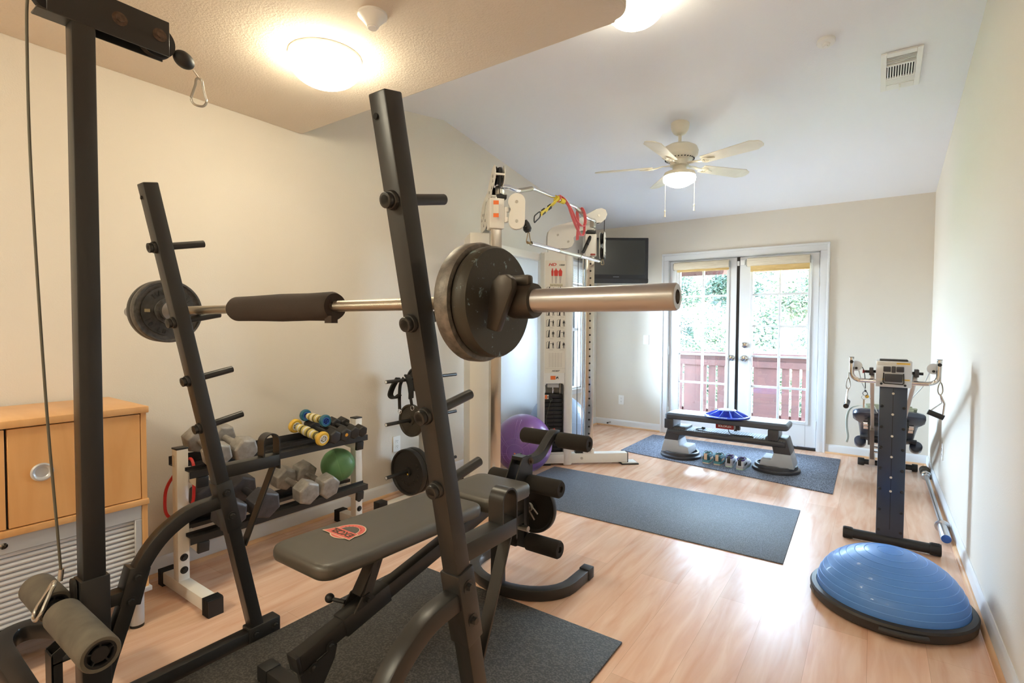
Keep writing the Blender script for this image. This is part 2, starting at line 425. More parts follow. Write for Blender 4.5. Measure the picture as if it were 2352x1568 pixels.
def leaf(name, x0, x1, gx0, gx1, knobx, bolt, hinge_x):
    y0, y1 = YB + .012, YB + .056; z0, z1, g0, g1 = .03, DZ - .018, .285, 1.925
    mb = MB()
    mb.ab(x0, gx0, y0, y1, z0, z1).ab(gx1, x1, y0, y1, z0, z1).ab(gx0, gx1, y0, y1, z0, g0).ab(gx0, gx1, y0, y1, g1, z1)
    for a, b, c, d in ((gx0 - .028, gx0, g0 - .028, g1 + .028), (gx1, gx1 + .028, g0 - .028, g1 + .028), (gx0, gx1, g0 - .028, g0), (gx0, gx1, g1, g1 + .028)):
        mb.ab(a, b, y0 - .007, y0 + .001, c, d)
    d = struct(mb, name, trim_m, bev=.002, seg=1)
    mb = MB(); xm = (gx0 + gx1) / 2
    mb.ab(xm - .011, xm + .011, y0 + .006, y1 - .006, g0, g1)
    for z in (.618, .944, 1.268, 1.607): mb.ab(gx0, gx1, y0 + .0065, y1 - .0065, z - .011, z + .011)
    mb.build('muntin_grid', trim_m, d, bev=.003, seg=1)
    MB().ab(gx0, gx1, (y0 + y1) / 2 - .002, (y0 + y1) / 2 + .002, g0, g1).build('glass_pane', glass_m, d)
    yk = y0
    MB().lathe([(.033, 0), (.033, .004), (.02, .012), (.012, .02), (.012, .036), (.02, .042), (.028, .05), (.03, .06), (.026, .07), (.012, .076)], (knobx, yk, .918), (0, -1, 0), 28).build('door_knob', knob_m, d)
    if bolt:
        MB().lathe([(.032, 0), (.032, .01), (.024, .018), (.01, .02)], (knobx, yk, 1.063), (0, -1, 0), 28).box((knobx, yk - .026, 1.063), (.008, .014, .03)).build('deadbolt', knob_m, d)
    for z in (.26, .98, 1.72):
        MB().ab(hinge_x - .006, hinge_x + .006, y0 - .02, y0 + .01, z - .05, z + .05).build('hinge', hinge_m, d, bev=.003)
    return d
leaf('door_1', -1.990, -1.256, -1.872, -1.357, -1.297, False, -1.992)
leaf('door_2', -1.224, -0.477, -1.090, -0.572, -1.164, True, -0.476)
struct(MB().ab(-1.256, -1.224, YB + .02, YB + .075, .025, DZ - .014), 'trim_8', mat('dark_bronze_astragal', S(44, 42, 42), .45, .4))
o = MB().ab(-1.216, -1.17, YB - .012, YB + .011, 1.93, 1.985).ab(-1.25, -1.228, YB - .004, YB + .021, 1.925, 1.975).build('alarm_sensor', white_m, bev=.003)
tag(o, 'small white contact sensor at the top of the french doors', 'sensor')
# left wall window
struct(MB().ab(XL - T, XL, WY0, WY0 + .03, WZ0, WZ1).ab(XL - T, XL, WY1 - .03, WY1, WZ0, WZ1).ab(XL - T, XL, WY0, WY1, WZ1 - .03, WZ1).ab(XL - T, XL, WY0, WY1, WZ0, WZ0 + .03).ab(XL - .075, XL - .045, WY0, WY1, 1.2, 1.235), 'window_1', trim_m)
w = bpy.data.objects['window_1']
MB().ab(XL - .062, XL - .058, WY0 + .03, WY1 - .03, WZ0 + .03, WZ1 - .03).build('glass_pane', glass_m, w)
mb = MB()
for a, b in ((WY0 - .06, WY0 + .012), (WY1 - .012, WY1 + .06)): mb.ab(XL, XL + .016, a, b, WZ0 - .05, WZ1 + .06)
mb.ab(XL, XL + .016, WY0 + .012, WY1 - .012, WZ1 - .01, WZ1 + .06).ab(XL, XL + .03, WY0 - .07, WY1 + .07, WZ0 - .012, WZ0 + .012).ab(XL, XL + .016, WY0 + .012, WY1 - .012, WZ0 - .05, WZ0 - .012)
struct(mb, 'trim_9', trim_m, bev=.003)
b = thing('venetian_blind', 'white slatted blind drawn up under its moulded valance at the left wall window', 'blind', (XL, 5.2, 1.9))
mb = MB().prism([(0, 0), (.055, 0), (.06, .02), (.052, .035), (.062, .06), (.07, .07), (0, .07)], (XL + .018, WY0 - .05, 1.93), EX, EZ, -(WY1 - WY0 + .1))
mb.build('valance', white_m, b)
mb = MB()
for k in range(14): mb.ab(XL + .022, XL + .07, WY0 + .02, WY1 - .02, 1.925 - .0125 * k, 1.932 - .0125 * k)
mb.build('slat_stack', white_m, b)
MB().ab(XL + .02, XL + .072, WY0 + .02, WY1 - .02, 1.725, 1.748).build('bottom_rail', white_m, b, bev=.003)
# white door slab behind the cable machine
struct(MB().ab(XL, XL + .018, 3.86, 4.58, .0, 1.93), 'door_3', trim_m, bev=.003)
mb = MB().ab(XL, XL + .024, 3.79, 3.86, 0, 1.93).ab(XL, XL + .024, 4.58, 4.65, 0, 1.93).ab(XL, XL + .024, 3.79, 4.65, 1.93, 2.0)
struct(mb, 'trim_10', trim_m, bev=.003)
# roller shades on the door leaves
weave_m = wood('woven_shade', S(205, 192, 170), S(226, 216, 196), 9, (1, 1, 16), .8)
gold_m = wood('golden_woven_shade', S(206, 174, 112), S(228, 200, 142), 9, (1, 1, 14), .8)
def shade(x0, x1, zt, zb, cx, cz, label):
    t = thing('roller_shade', label, 'shade', ((x0 + x1) / 2, YB - .03, zb), 'woven shades on the french doors')
    y = YB - .0
    MB().prism([(-.006, 0), (-.058, .01), (-.064, .045), (-.055, .085), (-.006, .095)], (x0, y, zt - .095), EY, EZ, x1 - x0).build('valance', weave_m, t, bev=.004)
    MB().ab(x0 + .035, x1 - .004, y - .034, y - .026, zb + .014, zt - .08).build('shade_fabric', gold_m, t)
    MB().ab(x0 + .035, x1 - .004, y - .04, y - .02, zb, zb + .016).build('hem_bar', gold_m, t, bev=.003)
    mb = MB()
    for xe in (x0 - .006, x1): mb.prism(rrect(-.062, -.004, 0, .075, .018), (xe, y, zt - .09), EY, EZ, .006)
    mb.build('end_cap', mat('grey_clip', S(150, 148, 142), .4), t)
    MB().tube([(cx, y - .03, zt - .06), (cx, y - .03, cz + .04)], .0022, 6).tube([(cx + .012, y - .03, zt - .06), (cx, y - .03, cz + .03)], .0018, 6).cyl((cx, y - .03, cz + .045), (cx, y - .03, cz), .003, .006, 10).build('pull_cord', white_m, t)
shade(-1.93, -1.325, 2.0, 1.885, -1.925, .86, 'woven roller shade rolled up high on the left french door')
shade(-1.145, -.555, 2.0, 1.85, -.548, .82, 'woven roller shade with a golden hem hanging lower on the right french door')
# ---- plates, sensors, vents on the shell
def outlet(name, label, c, ux, nrm, group=None, toggle=False):
    c = Vector(c); ux = Vector(ux); nrm = Vector(nrm)
    t = thing(name, label, 'light switch' if toggle else 'outlet', c, group)
    poly = rrect(-.035, .035, -.057, .057, .004, 2)
    n = ux.cross(Vector(EZ)).normalized(); s = 1 if n.dot(nrm) > 0 else -1
    MB().prism(poly, c, ux, EZ, .006 * s).build('cover_plate', white_m, t, bev=.001, seg=1)
    if toggle:
        MB().prism(rrect(-.016, .016, -.033, .033, .003, 2), c + nrm * .006, ux, EZ, .004 * s).build('rocker', white_m, t)
    else:
        for z in (-.02, .02):
            MB().prism(rrect(-.017, .017, z - .014, z + .014, .008, 3), c + nrm * .006, ux, EZ, .002 * s).build('socket', white_m, t)
            mb = MB()
            for dx in (-.006, .006): mb.box(c + nrm * .0082 + ux * dx + Vector((0, 0, z + .003)), (.0018 if abs(ux.x) > .5 else .001, .001 if abs(ux.x) > .5 else .0018, .008))
            mb.cyl(c + nrm * .0078 + Vector((0, 0, z - .008)), c + nrm * .0088 + Vector((0, 0, z - .008)), .0022, n=8)
            mb.build('slots', darkgap_m, t)
outlet('wall_outlet', 'white outlet on the left wall beside the weight plate tree', (XL, 2.64, .37), (0, 1, 0), EX)
outlet('wall_outlet.001', 'white outlet low on the back wall left of the french doors', (-2.578, YB, .341), (1, 0, 0), (0, -1, 0))
outlet('light_switch', 'white rocker switch on the back wall left of the french doors', (-2.268, YB, 1.098), (1, 0, 0), (0, -1, 0), toggle=True)
outlet('wall_outlet.002', 'white outlet low on the right wall beyond the incline trainer', (XR, 4.81, .365), (0, 1, 0), (-1, 0, 0))
t = thing('door_stop', 'small spring door stop on the back baseboard', 'door stop', (-2.72, YB - .013, .05))
MB().lathe([(.011, 0), (.011, .004), (.005, .008), (.005, .06), (.007, .062), (.007, .07)], (-2.72, YB - .013, .05), (0, -1, 0), 14).build('stem', zinc_m, t)
MB().lathe([(.009, .068), (.009, .085), (.004, .088)], (-2.72, YB - .013, .05), (0, -1, 0), 14).build('rubber_tip', blackflat_m, t)
def detector(label, c, ax, r, cone):
    t = thing('smoke_detector', label, 'smoke detector', c)
    pr = [(r, 0), (r, .008), (r * .9, .012), (r * .45, .04), (r * .4, .048)] if cone else [(r, 0), (r, .012), (r * .94, .018), (r * .45, .022), (r * .4, .03), (r * .3, .034)]
    MB().lathe(pr, c, ax, 36).build('body', white_m, t)
    MB().cyl(Vector(c) + Vector(ax) * pr[-1][1], Vector(c) + Vector(ax) * (pr[-1][1] + .006), pr[-1][0] * .8, n=24).build('sensor_cap', white_m, t)
sn = Vector((0, -SL, -1)).normalized()
detector('round white smoke detector on the low ceiling by the lamp', (-1.583, 1.314, ZS), (0, 0, -1), .055, True)
detector('round white smoke detector on the sloped ceiling near the air vent', (-.267, 3.458, zc(3.458)), sn, .047, False)
# ceiling vent
t = thing('air_vent', 'white square louvred air vent in the sloped ceiling', 'vent', (.088, 3.915, zc(3.915)))
ey = Vector((0, 1, -SL)).normalized(); ex = Vector(EX); c0 = Vector((.088, 3.915, zc(3.915)))
def vq(mb, x0, x1, y0, y1, d0, d1):
    mb.rings([[c0 + ex * a + ey * b + sn * d for a, b in ((x0, y0), (x1, y0), (x1, y1), (x0, y1))] for d in (d0, d1)])
mb = MB()
for q in ((-.098, -.07, -.2, .2), (.07, .098, -.2, .2), (-.07, .07, -.2, -.162), (-.07, .07, .14, .2), (-.07, .07, -.075, -.062), (-.07, .07, .065, .078)): vq(mb, *q, 0, .012)
mb.build('frame', white_m, t, bev=.002, seg=1)
mb = MB(); vq(mb, -.072, .072, -.165, .145, .0, .001); mb.build('duct_opening', darkgap_m, t)
mb = MB()
for k in range(6): vq(mb, -.07, .07, -.157 + .0155 * k, -.1535 + .0155 * k, .001, .008)
for k in range(6): vq(mb, -.07, .07, .081 + .0095 * k, .088 + .0095 * k, .001, .011)
for k in range(11): vq(mb, -.066 + .0128 * k, -.0595 + .0128 * k, -.062, .065, .001, .011)
mb.build('louvres', white_m, t)
mb = MB(); vq(mb, -.004, .004, .15, .19, .012, .03); mb.build('lever', white_m, t)
# ================================================================== LAMPS AND FAN
def glow(name, strength, col=WARM):
    m = bpy.data.materials.new(name); m.use_nodes = True; nt = m.node_tree; b = nt.nodes['Principled BSDF']
    b.inputs['Base Color'].default_value = (.9, .88, .82, 1)
    b.inputs['Emission Color'].default_value = (*col, 1); b.inputs['Emission Strength'].default_value = strength
    return m
def dome_light(label, c, ax, r, strength, group=None):
    t = thing('ceiling_light', label, 'ceiling light', c, group)
    MB().lathe([(r * 1.02, 0), (r * 1.02, .012), (r * .97, .016), (r * .97, .022), (r * .93, .03), (r * .93, .036)], c, ax, 48).build('trim_ring', mat('lamp_ring', S(238, 234, 224), .4), t)
    pr = [(r * math.cos(a), .034 + .095 * math.sin(a)) for a in [k * PI / 2 / 12 for k in range(12)]] + [(.004, .129)]
    MB().lathe(pr, c, ax, 48).build('glass_dome', glow('lamp_glow', strength), t)
dome_light('bright flush dome lamp on the low warm ceiling', (-2.0, 1.40, ZS), (0, 0, -1), .150, LAMP_NEAR)
zz = zc(2.40)
dome_light('dome lamp on the high ceiling cut off by the top of the picture', (-.965, 2.37, zc(2.37) - .0), Vector((0, SL, -1)).normalized(), .135, LAMP_HIGH)
dome_light('added dome fill lamp, unseen on the ceiling behind the viewer', (-.15, -1.5, ZS), (0, 0, -1), .150, FILL_BACK)  # invented lamp out of view, added to brighten the near half of the room
dome_light('added dome fill lamp, unseen on the low ceiling behind the viewer on the left', (-1.9, -1.0, ZS), (0, 0, -1), .150, FILL_SIDE)  # second invented lamp, added to light the near left floor and cabinet
# ceiling fan
FX, FY = -1.256, 3.99
fan_m = mat('fan_white', S(226, 220, 204), .4)
blade_m = wood('fan_blade_white', S(222, 216, 200), S(236, 231, 218), 6, (1, 1, 1), .45)
t = thing('ceiling_fan', 'white five blade ceiling fan with a lit bowl lamp and two pull chains', 'ceiling fan', (FX, FY, 2.33))
C0 = lambda z: (FX, FY, z)
MB().lathe([(.068, 2.825), (.068, 2.79), (.062, 2.76), (.045, 2.735), (.03, 2.725), (.012, 2.722)], (FX, FY, 0), EZ, 36).build('canopy', fan_m, t)
MB().lathe([(.0125, 2.74), (.0125, 2.665), (.022, 2.66), (.022, 2.645)], (FX, FY, 0), EZ, 20).build('down_rod', fan_m, t)
MB().lathe([(.03, 2.655), (.09, 2.645), (.125, 2.625), (.137, 2.595), (.132, 2.565), (.112, 2.55), (.105, 2.54), (.075, 2.525), (.07, 2.49), (.05, 2.487)], (FX, FY, 0), EZ, 48).build('motor_housing', fan_m, t)
mb = MB()
for k in range(28):
    a = 2 * PI * k / 28
    mb.box((FX + .099 * math.cos(a), FY + .099 * math.sin(a), 2.538), (.022, .008, .004), Matrix.Rotation(a, 3, 'Z'))
mb.build('vent_slots', darkgap_m, t)
MB().lathe([(.05, 2.49), (.052, 2.46), (.06, 2.45), (.112, 2.437), (.118, 2.42), (.118, 2.408)], (FX, FY, 0), EZ, 40).build('light_fitter', fan_m, t)
MB().lathe([(.118, 2.410), (.121, 2.395), (.118, 2.375), (.10, 2.36), (.085, 2.352), (.075, 2.345), (.05, 2.335), (.003, 2.331)], (FX, FY, 0), EZ, 48).build('glass_bowl', glow('fan_glow', LAMP_FAN), t)
for k in range(5):
    a = math.radians(-18 + 72 * k); R = Matrix.Rotation(a, 4, 'Z'); tilt = Matrix.Rotation(math.radians(-12), 4, 'X')
    Mx = Matrix.Translation((FX, FY, 2.490)) @ R
    o_, i_ = .645, .20
    poly = [(i_, -.05), (o_ - .06, -.066), (o_ - .035, -.05), (o_ - .012, -.04), (o_, -.018), (o_, .018), (o_ - .012, .04), (o_ - .035, .05), (o_ - .06, .066), (i_, .05)]
    mb = MB().prism(poly, (0, 0, -.004), EX, EY, .007); mb.xf(Mx @ tilt)
    bl = mb.build('blade', blade_m, t, bev=.002, seg=1)
    mb = MB().rtube([(.06, 0, .006), (.13, 0, .004), (.17, 0, -.006), (.21, 0, -.009)], .026, .008, hint=(0, 1, 0))
    mb.loop([(.026, -.004), (.034, -.004), (.034, .004), (.026, .004)], (.225, .0, -.012), EZ, 24).loop([(.012, -.004), (.018, -.004), (.018, .004), (.012, .004)], (.24, .0, -.012), EZ, 18)
    mb.prism([(.245, -.02), (.30, 0), (.245, .02)], (0, 0, -.015), EX, EY, .006)
    mb.xf(Mx @ tilt); mb.build('blade_iron', fan_m, bl, bev=.0015, seg=1)
for x, y, z0, z1 in ((-1.344, 3.928, 2.385, 2.10), (-1.161, 4.057, 2.385, 2.15)):
    mb = MB().cyl((x, y, z0), (x, y, z1 + .05), .0016, n=6)
    p = mb.build('pull_chain', fan_m, t)
    MB().lathe([(.003, .055), (.0065, .048), (.006, .04), (.003, .036), (.007, .005), (.0075, 0)], (x, y, z1), EZ, 14).build('pull_knob', fan_m, p)

# ================================================================== OUTSIDE
redwood_m = mat('redwood_stain', S(60, 30, 25), .75, var=(6, .2), bump=(40, .3))
struct(MB().ab(-4.2, 2.2, YB + T + .03, 7.62, -.16, -.03), 'floor_balcony', mat('deck_boards', S(150, 120, 105), .7, var=(5, .15)))
t = thing('balcony_railing', 'red stained board railing of the balcony outside the french doors', 'railing', (-1.3, 7.5, 0))
sl_ = [-3.9, -3.57, -3.23, -3.11, -2.99, -2.65, -2.61, -2.26, -1.92, -1.80, -1.68, -1.34, -1.0, -.885, -.77, -.43, -.09, .03, .15, .49, .83]
for a, b_ in zip(sl_[:-1], sl_[1:]):
    if b_ - a < .06: continue
    MB().ab(a + .014, b_ - .014, 7.49, 7.515, -.03, .80).build('board', redwood_m, t)
MB().ab(-3.95, .9, 7.44, 7.60, .865, .905).build('cap_rail', redwood_m, t, bev=.004)
MB().ab(-3.95, .9, 7.515, 7.555, .76, .866).build('upper_rail', redwood_m, t)
MB().ab(-3.95, .9, 7.46, 7.49, .72, .80).build('front_rail', redwood_m, t)
MB().ab(-3.95, .9, 7.515, 7.555, .02, .10).build('lower_rail', redwood_m, t)
struct(MB().ab(-4.2, 2.2, 6.95, 7.0, 1.93, 2.10).ab(-4.2, -1.55, YB + T, 7.0, 2.08, 2.14), 'trim_11', redwood_m)
leaf_m = mat('pale_foliage', S(58, 74, 54), .6, var=(3, .35))
leaf2_m = mat('olive_foliage', S(40, 58, 46), .6, var=(3, .35))
bark_m = mat('grey_bark', S(150, 132, 116), .9, var=(8, .2), bump=(30, .5, .01))
def tree(label, base_, H, crown, nleaf, m, seed):
    rnd = random.Random(seed)
    t = thing('tree', label, 'tree', base_, 'trees beyond the balcony')
    b0 = Vector(base_); mb = MB()
    top = b0 + Vector((rnd.uniform(-.3, .3), rnd.uniform(-.3, .3), H))
    tr = smooth([b0, b0.lerp(top, .35) + Vector((.12, 0, 0)), b0.lerp(top, .7) + Vector((-.1, .1, 0)), top], 5)
    n = len(tr)
    def limb(pts, r0, r1):
        rs = []
        for i, p in enumerate(pts):
            tt = (pts[min(i + 1, len(pts) - 1)] - pts[max(i - 1, 0)]).normalized(); u, v = mb._frame(tt, Vector((1, .1, 0)))
            r = r0 + (r1 - r0) * i / (len(pts) - 1)
            rs.append([p + u * r * math.cos(2 * PI * k / 8) + v * r * math.sin(2 * PI * k / 8) for k in range(8)])
        mb.rings(rs)
    limb(tr, .17, .05)
    tips = [top]
    for k in range(13):
        p = tr[rnd.randint(n // 3, n - 2)]; a = rnd.uniform(0, 2 * PI); l = rnd.uniform(.6, 1.0)
        q = p + Vector((crown * l * math.cos(a), crown * l * math.sin(a), crown * rnd.uniform(.15, .8)))
        mid = p.lerp(q, .5) + Vector((rnd.uniform(-.2, .2), rnd.uniform(-.2, .2), -.08))
        limb(smooth([p, mid, q], 4), .055, .015); tips += [q, mid]
    mb.build('trunk', bark_m, t)
    mb = MB(); bm = mb.bm
    cl = []
    for q in tips:
        for k in range(4): cl.append((q + Vector((rnd.gauss(0, .5), rnd.gauss(0, .5), rnd.gauss(0, .4))), rnd.uniform(.25, .55)))
    for k in range(nleaf):
        c, r = cl[k % len(cl)]
        d = Vector((rnd.gauss(0, 1), rnd.gauss(0, 1), rnd.gauss(0, 1))).normalized() * r * rnd.random() ** .5
        p = c + d; a = Vector((rnd.gauss(0, 1), rnd.gauss(0, 1), rnd.gauss(0, .6))).normalized(); s_ = rnd.uniform(.028, .052)
        u = a.orthogonal().normalized() * s_ * .42; a = a * s_
        vs = [bm.verts.new(x) for x in (p - a, p + u, p + a, p - u)]; bm.faces.new(vs)
    mb.build('foliage', m, t)
tree('pale leafy tree left of the doors beyond the balcony', (-6.3, 12.2, -3.2), 6.2, 2.2, 46000, leaf_m, 3)
tree('dense leafy tree straight behind the middle of the french doors', (-3.4, 12.6, -3.2), 6.4, 2.2, 52000, leaf2_m, 11)
tree('leafy tree with a bare grey trunk seen through the right french door', (-1.5, 10.9, -3.2), 6.0, 1.9, 40000, leaf_m, 23)
tree('distant bushy tree filling the background outside the doors', (-4.9, 16.0, -3.2), 6.6, 3.2, 50000, leaf2_m, 31)
solo(MB().ab(-40, 40, 7.6, 60, -3.4, -3.2), 'garden_ground', mat('dry_grass_ground', S(170, 180, 140), .95, var=(1.5, .25)), 'grassy ground far below the balcony', 'ground')
# ================================================================== BENCH PRESS RACK WITH PULLEY TOWER
rack = thing('bench_press_rack', 'black steel bench press rack with slanted uprights and a tall pulley tower', 'rack', (-1.42, .9, 0))
def uy(z): return 1.070 - .208 * (z - .04)
def upv(z, off=0):   # point on upright axis, off = perpendicular shift towards +Y
    return uy(z) + off * .979, z + off * .204
for xc, zb in ((-2.012, 0), (-.827, .011)):
    w = .050
    up_ = MB().rtube([(xc, uy(.045), .045), (xc, uy(1.735), 1.735)], w, .048).build('upright', black_m, rack, bev=.004)
    MB().cyl((xc - .01, uy(1.69) - .0262, 1.685), (xc - .01, uy(1.69) - .0245, 1.685), .0065, n=14).build('bolt_hole', darkgap_m, up_)
    for z in (1.527, 1.272, 1.063, .886):
        a = upv(z, -.046); b = upv(z, .135); c = upv(z, -.034); e = upv(z, -.024)
        pg = MB().cyl((xc, *a), (xc, *b), .0125, n=24).build('bar_peg', black_m, rack, bev=.001, seg=1)
        MB().cyl((xc, *a), (xc, *c), .0165, n=20).cyl((xc, *c), (xc, *e), .019, .021, n=24).build('peg_head', black_m, pg, bev=.0015)
    # clamp sleeve where the curved brace meets the upright
    sv = MB().rtube([(xc, uy(.475), .475), (xc, uy(.668), .668)], w + .010, .058).build('upright_sleeve', black_m, rack, bev=.003)
    for z in (.627, .535): MB().bolt((xc + w / 2 + .005, uy(z), z), (1, 0, 0), .0105, .010).build('sleeve_bolt', black_m, sv)
    br = smooth([(xc, .955, .592), (xc, .90, .591), (xc, .825, .578), (xc, .745, .530), (xc, .690, .465), (xc, .655, .395), (xc, .628, .310), (xc, .600, .225), (xc, .573, .140), (xc, .552, .04)], 4)
    MB().rtube(br, w - .004, .046).build('curved_brace', black_m, rack, bev=.004)
    MB().ab(xc - .024, xc + .024, .43, 1.10, zb, zb + .05).build('base_rail', black_m, rack, bev=.004)
    fb = MB().ab(xc - .030, xc + .030, 1.03, 1.158, zb, zb + .062).build('foot_bracket', black_m, rack, bev=.005)
    for y in (1.135, 1.055): MB().bolt((xc + .030, y, .033), (1, 0, 0), .010, .009).build('foot_bolt', black_m, fb)
    sa = MB().ab(xc - .024, xc + .024, uy(.70), 1.165, .682, .730).build('spotter_arm', black_m, rack, bev=.003)
    hook = [(xc, 1.100, .728)] + [(xc, 1.1325 - .0325 * math.cos(a), .785 + .0325 * math.sin(a)) for a in [k * PI / 12 for k in range(13)]] + [(xc, 1.165, .670)]
    MB().rtube(hook, .048, .005).build('bar_catch', black_m, sa)
    MB().rtube([(xc, 1.150, .685), (xc, uy(.40) + .03, .395)], .036, .008).build('arm_brace', black_m, rack, bev=.001, seg=1)
# pulley tower
px = -2.02
tw = MB().ab(px - .030, px + .030, .518, .578, .0, 2.20).build('tower_post', black_m, rack, bev=.005)
MB().ab(px - .037, px + .037, .510, .586, .02, .462).build('post_sleeve', black_m, rack, bev=.004)
MB().ab(px - .026, px + .026, .575, .640, .345, .385).build('link_bar', black_m, rack, bev=.003)
lb = MB().rtube([(px, .672, .445), (px, .640, .330)], .060, .062).build('link_sleeve', black_m, rack, bev=.003)
for y, z in ((.662, .418), (.642, .345)): MB().bolt((px + .03, y, z), (1, 0, 0), .0105, .010).build('sleeve_bolt', black_m, lb)
mb = MB()
for x in (px - .031, px + .026): mb.ab(x, x + .005, .462, .782, 2.172, 2.288)
mb.ab(px - .03, px + .03, .47, .782, 2.283, 2.288).ab(px - .03, px + .03, .44, .52, 2.172, 2.178)
arm = mb.build('pulley_arm', black_m, rack, bev=.0015, seg=1)
for y, z in ((.64, 2.232), (.752, 2.232), (.50, 2.243)): MB().cyl((px + .031, y, z), (px + .033, y, z), .021, n=24).cyl((px + .033, y, z), (px + .041, y, z), .012, n=6).build('axle_bolt', rust_m, arm)
pul = lambda c, r, w_: MB().lathe([(r, -w_), (r - .007, -w_ * .3), (r - .007, w_ * .3), (r, w_), (.012, w_), (.012, -w_)], c, EX, 36, caps=False)
for y, z in ((.752, 2.222), (.485, 2.232)):
    pul((px, y, z), .055, .012).build('pulley_wheel', blackflat_m, arm)
cable = smooth([(px, .752, 2.278), (px, .60, 2.282), (px, .485, 2.286), (px, .445, 2.268), (px, .43, 2.22), (px, .424, 2.10), (px, .426, 1.7), (px, .446, 1.06), (px, .468, .60), (px, .474, .48)], 6)
MB().tube(cable, .0038, 8).build('pulley_cable', mat('coated_cable', S(88, 84, 72), .5), rack)
MB().tube(smooth([(px, .802, 2.235), (px, .812, 2.20), (px, .836, 2.19)], 5), .003, 8).build('cable_loop', zinc_m, rack)
MB().sphere((px, .838, 2.195), .03, (.92, 1.18, .92), R=Matrix.Rotation(math.radians(-25), 3, 'X')).build('rubber_stop', blackflat_m, rack)
def carabiner(mb, top, L_, W_, ux, uz, r=.0042):
    top = Vector(top); ux = Vector(ux); uz = Vector(uz)
    P = [(0, 0), (.28, -.03), (.40, -.11), (.48, -.28), (.76, -.58), (.94, -.77), (.78, -.92), (.36, -1.0), (-.36, -1.0), (-.78, -.93), (-.96, -.77), (-.78, -.57), (-.46, -.27), (-.40, -.11), (-.28, -.03)]
    return mb.tube(smooth([top + ux * a * W_ / 2 + uz * b * L_ for a, b in P], 5, True), r, 8, closed=True)
mb = carabiner(MB(), (px, .888, 2.150), .098, .05, (.3, .95, 0), (0, .02, 1)); mb.tube([(px, .868, 2.172), (px, .886, 2.152), (px, .892, 2.146)], .003, 8)
mb.build('snap_hook', zinc_m, rack)
# foam leg rollers, their bracket and the low hook
ry, rz = .462, .392
for a, b in ((px - .215, px - .022), (px + .052, px + .375)):
    fr = MB().lathe([(.020, a), (.044, a), (.047, a + .006), (.047, b - .006), (.044, b), (.036, b), (.036, b - .03), (.020, b - .03)], (0, ry, rz), EX, 36, caps=False).build('foam_roller', greyfoam_m, rack)
    mb = MB().cyl((b - .012, ry, rz), (b - .004, ry, rz), .020, n=24).ring(.030, .036, b - .030, b - .002, (0, ry, rz), EX)
    for k in range(5):
        q = 2 * PI * k / 5 + .3
        mb.box((b - .014, ry + .027 * math.cos(q), rz + .027 * math.sin(q)), (.02, .018, .004), Matrix.Rotation(q, 3, 'X'))
    mb.cyl((b - .03, ry, rz), (b - .022, ry, rz), .036, n=24)
    mb.build('roller_plug', blackflat_m, fr)
MB().cyl((px - .23, ry, rz), (px + .36, ry, rz), .011, n=16).build('roller_axle', black_m, rack)
mb = MB().prism([(.44, .10), (.44, .27), (.505, .31), (.505, .28), (.465, .25), (.465, .10)], (px - .03, 0, 0), EY, EZ, .004).prism([(.44, .10), (.44, .27), (.505, .31), (.505, .28), (.465, .25), (.465, .10)], (px + .026, 0, 0), EY, EZ, .004)
mb.ab(px - .03, px + .03, .438, .443, .08, .265).ab(px - .03, px + .03, .44, .51, .235, .24)
mb.build('roller_bracket', black_m, rack)
MB().prism(rrect(-.026, .026, -.035, .045, .02), (px - .004, .505, rz + .03), EX, EZ, .006).build('hook_plate', black_m, rack)
mb = carabiner(MB(), (px, ry - .005, rz + .085), .105, .050, (1, 0, 0), (0, .45, .89), .0058); mb.cyl((px, .474, .51), (px, .47, .475), .007, n=10)
mb.build('snap_hook', zinc_m, rack)
uf = smooth([(px - .03, .545, .232), (px - .13, .535, .232), (px - .225, .512, .232), (px - .282, .465, .232), (px - .278, .408, .232), (px - .21, .375, .232), (px - .09, .368, .232), (px + .08, .366, .232), (px + .36, .362, .232)], 6)
MB().rtube(uf, .052, .052, hint=EZ).build('curved_foot', black_m, rack, bev=.004)

# ================================================================== BARBELL ON THE RACK
BY, BZ = .868, 1.3125
bar = thing('barbell', 'long steel barbell resting across the rack pegs', 'barbell', (-1.455, BY, BZ))
def shaft_mat():
    m = mat('knurled_steel', S(186, 178, 164), .34, 1.0); nt = m.node_tree; b = nt.nodes['Principled BSDF']
    tc = nt.nodes.new('ShaderNodeTexCoord'); wv = nt.nodes.new('ShaderNodeTexWave'); wv.bands_direction = 'DIAGONAL'; wv.inputs['Scale'].default_value = 160
    bp = nt.nodes.new('ShaderNodeBump'); bp.inputs['Strength'].default_value = .5; bp.inputs['Distance'].default_value = .0008
    nt.links.new(tc.outputs['Object'], wv.inputs['Vector']); nt.links.new(wv.outputs['Fac'], bp.inputs['Height']); nt.links.new(bp.outputs['Normal'], b.inputs['Normal'])
    return m
MB().cyl((-2.22, BY, BZ), (-.70, BY, BZ), .0150, n=28).build('shaft', shaft_mat(), bar)
for s, a, b in ((1, -.735, -.273), (-1, -2.215, -2.640)):
    MB().lathe([(.0150, 0), (.038, 0), (.038, .018), (.026, .024), (.0237, .028), (.0237, abs(b - a) - .003), (.0215, abs(b - a)), (.0125, abs(b - a)), (.0125, abs(b - a) - .012), (.003, abs(b - a) - .012)], (a, BY, BZ), (s, 0, 0), 40).build('sleeve', steel_m, bar)
mb = MB(); R_ = .040
mb.lathe([(.016, -1.735), (R_ * .86, -1.735), (R_, -1.72), (R_ * 1.0, -1.60), (R_ * 1.04, -1.46), (R_ * .98, -1.32), (R_, -1.215), (R_ * .88, -1.203), (.016, -1.208)], (0, BY, BZ), EX, 32)
mb.box((-1.205, BY - .012, BZ - .036), (.03, .02, .02))
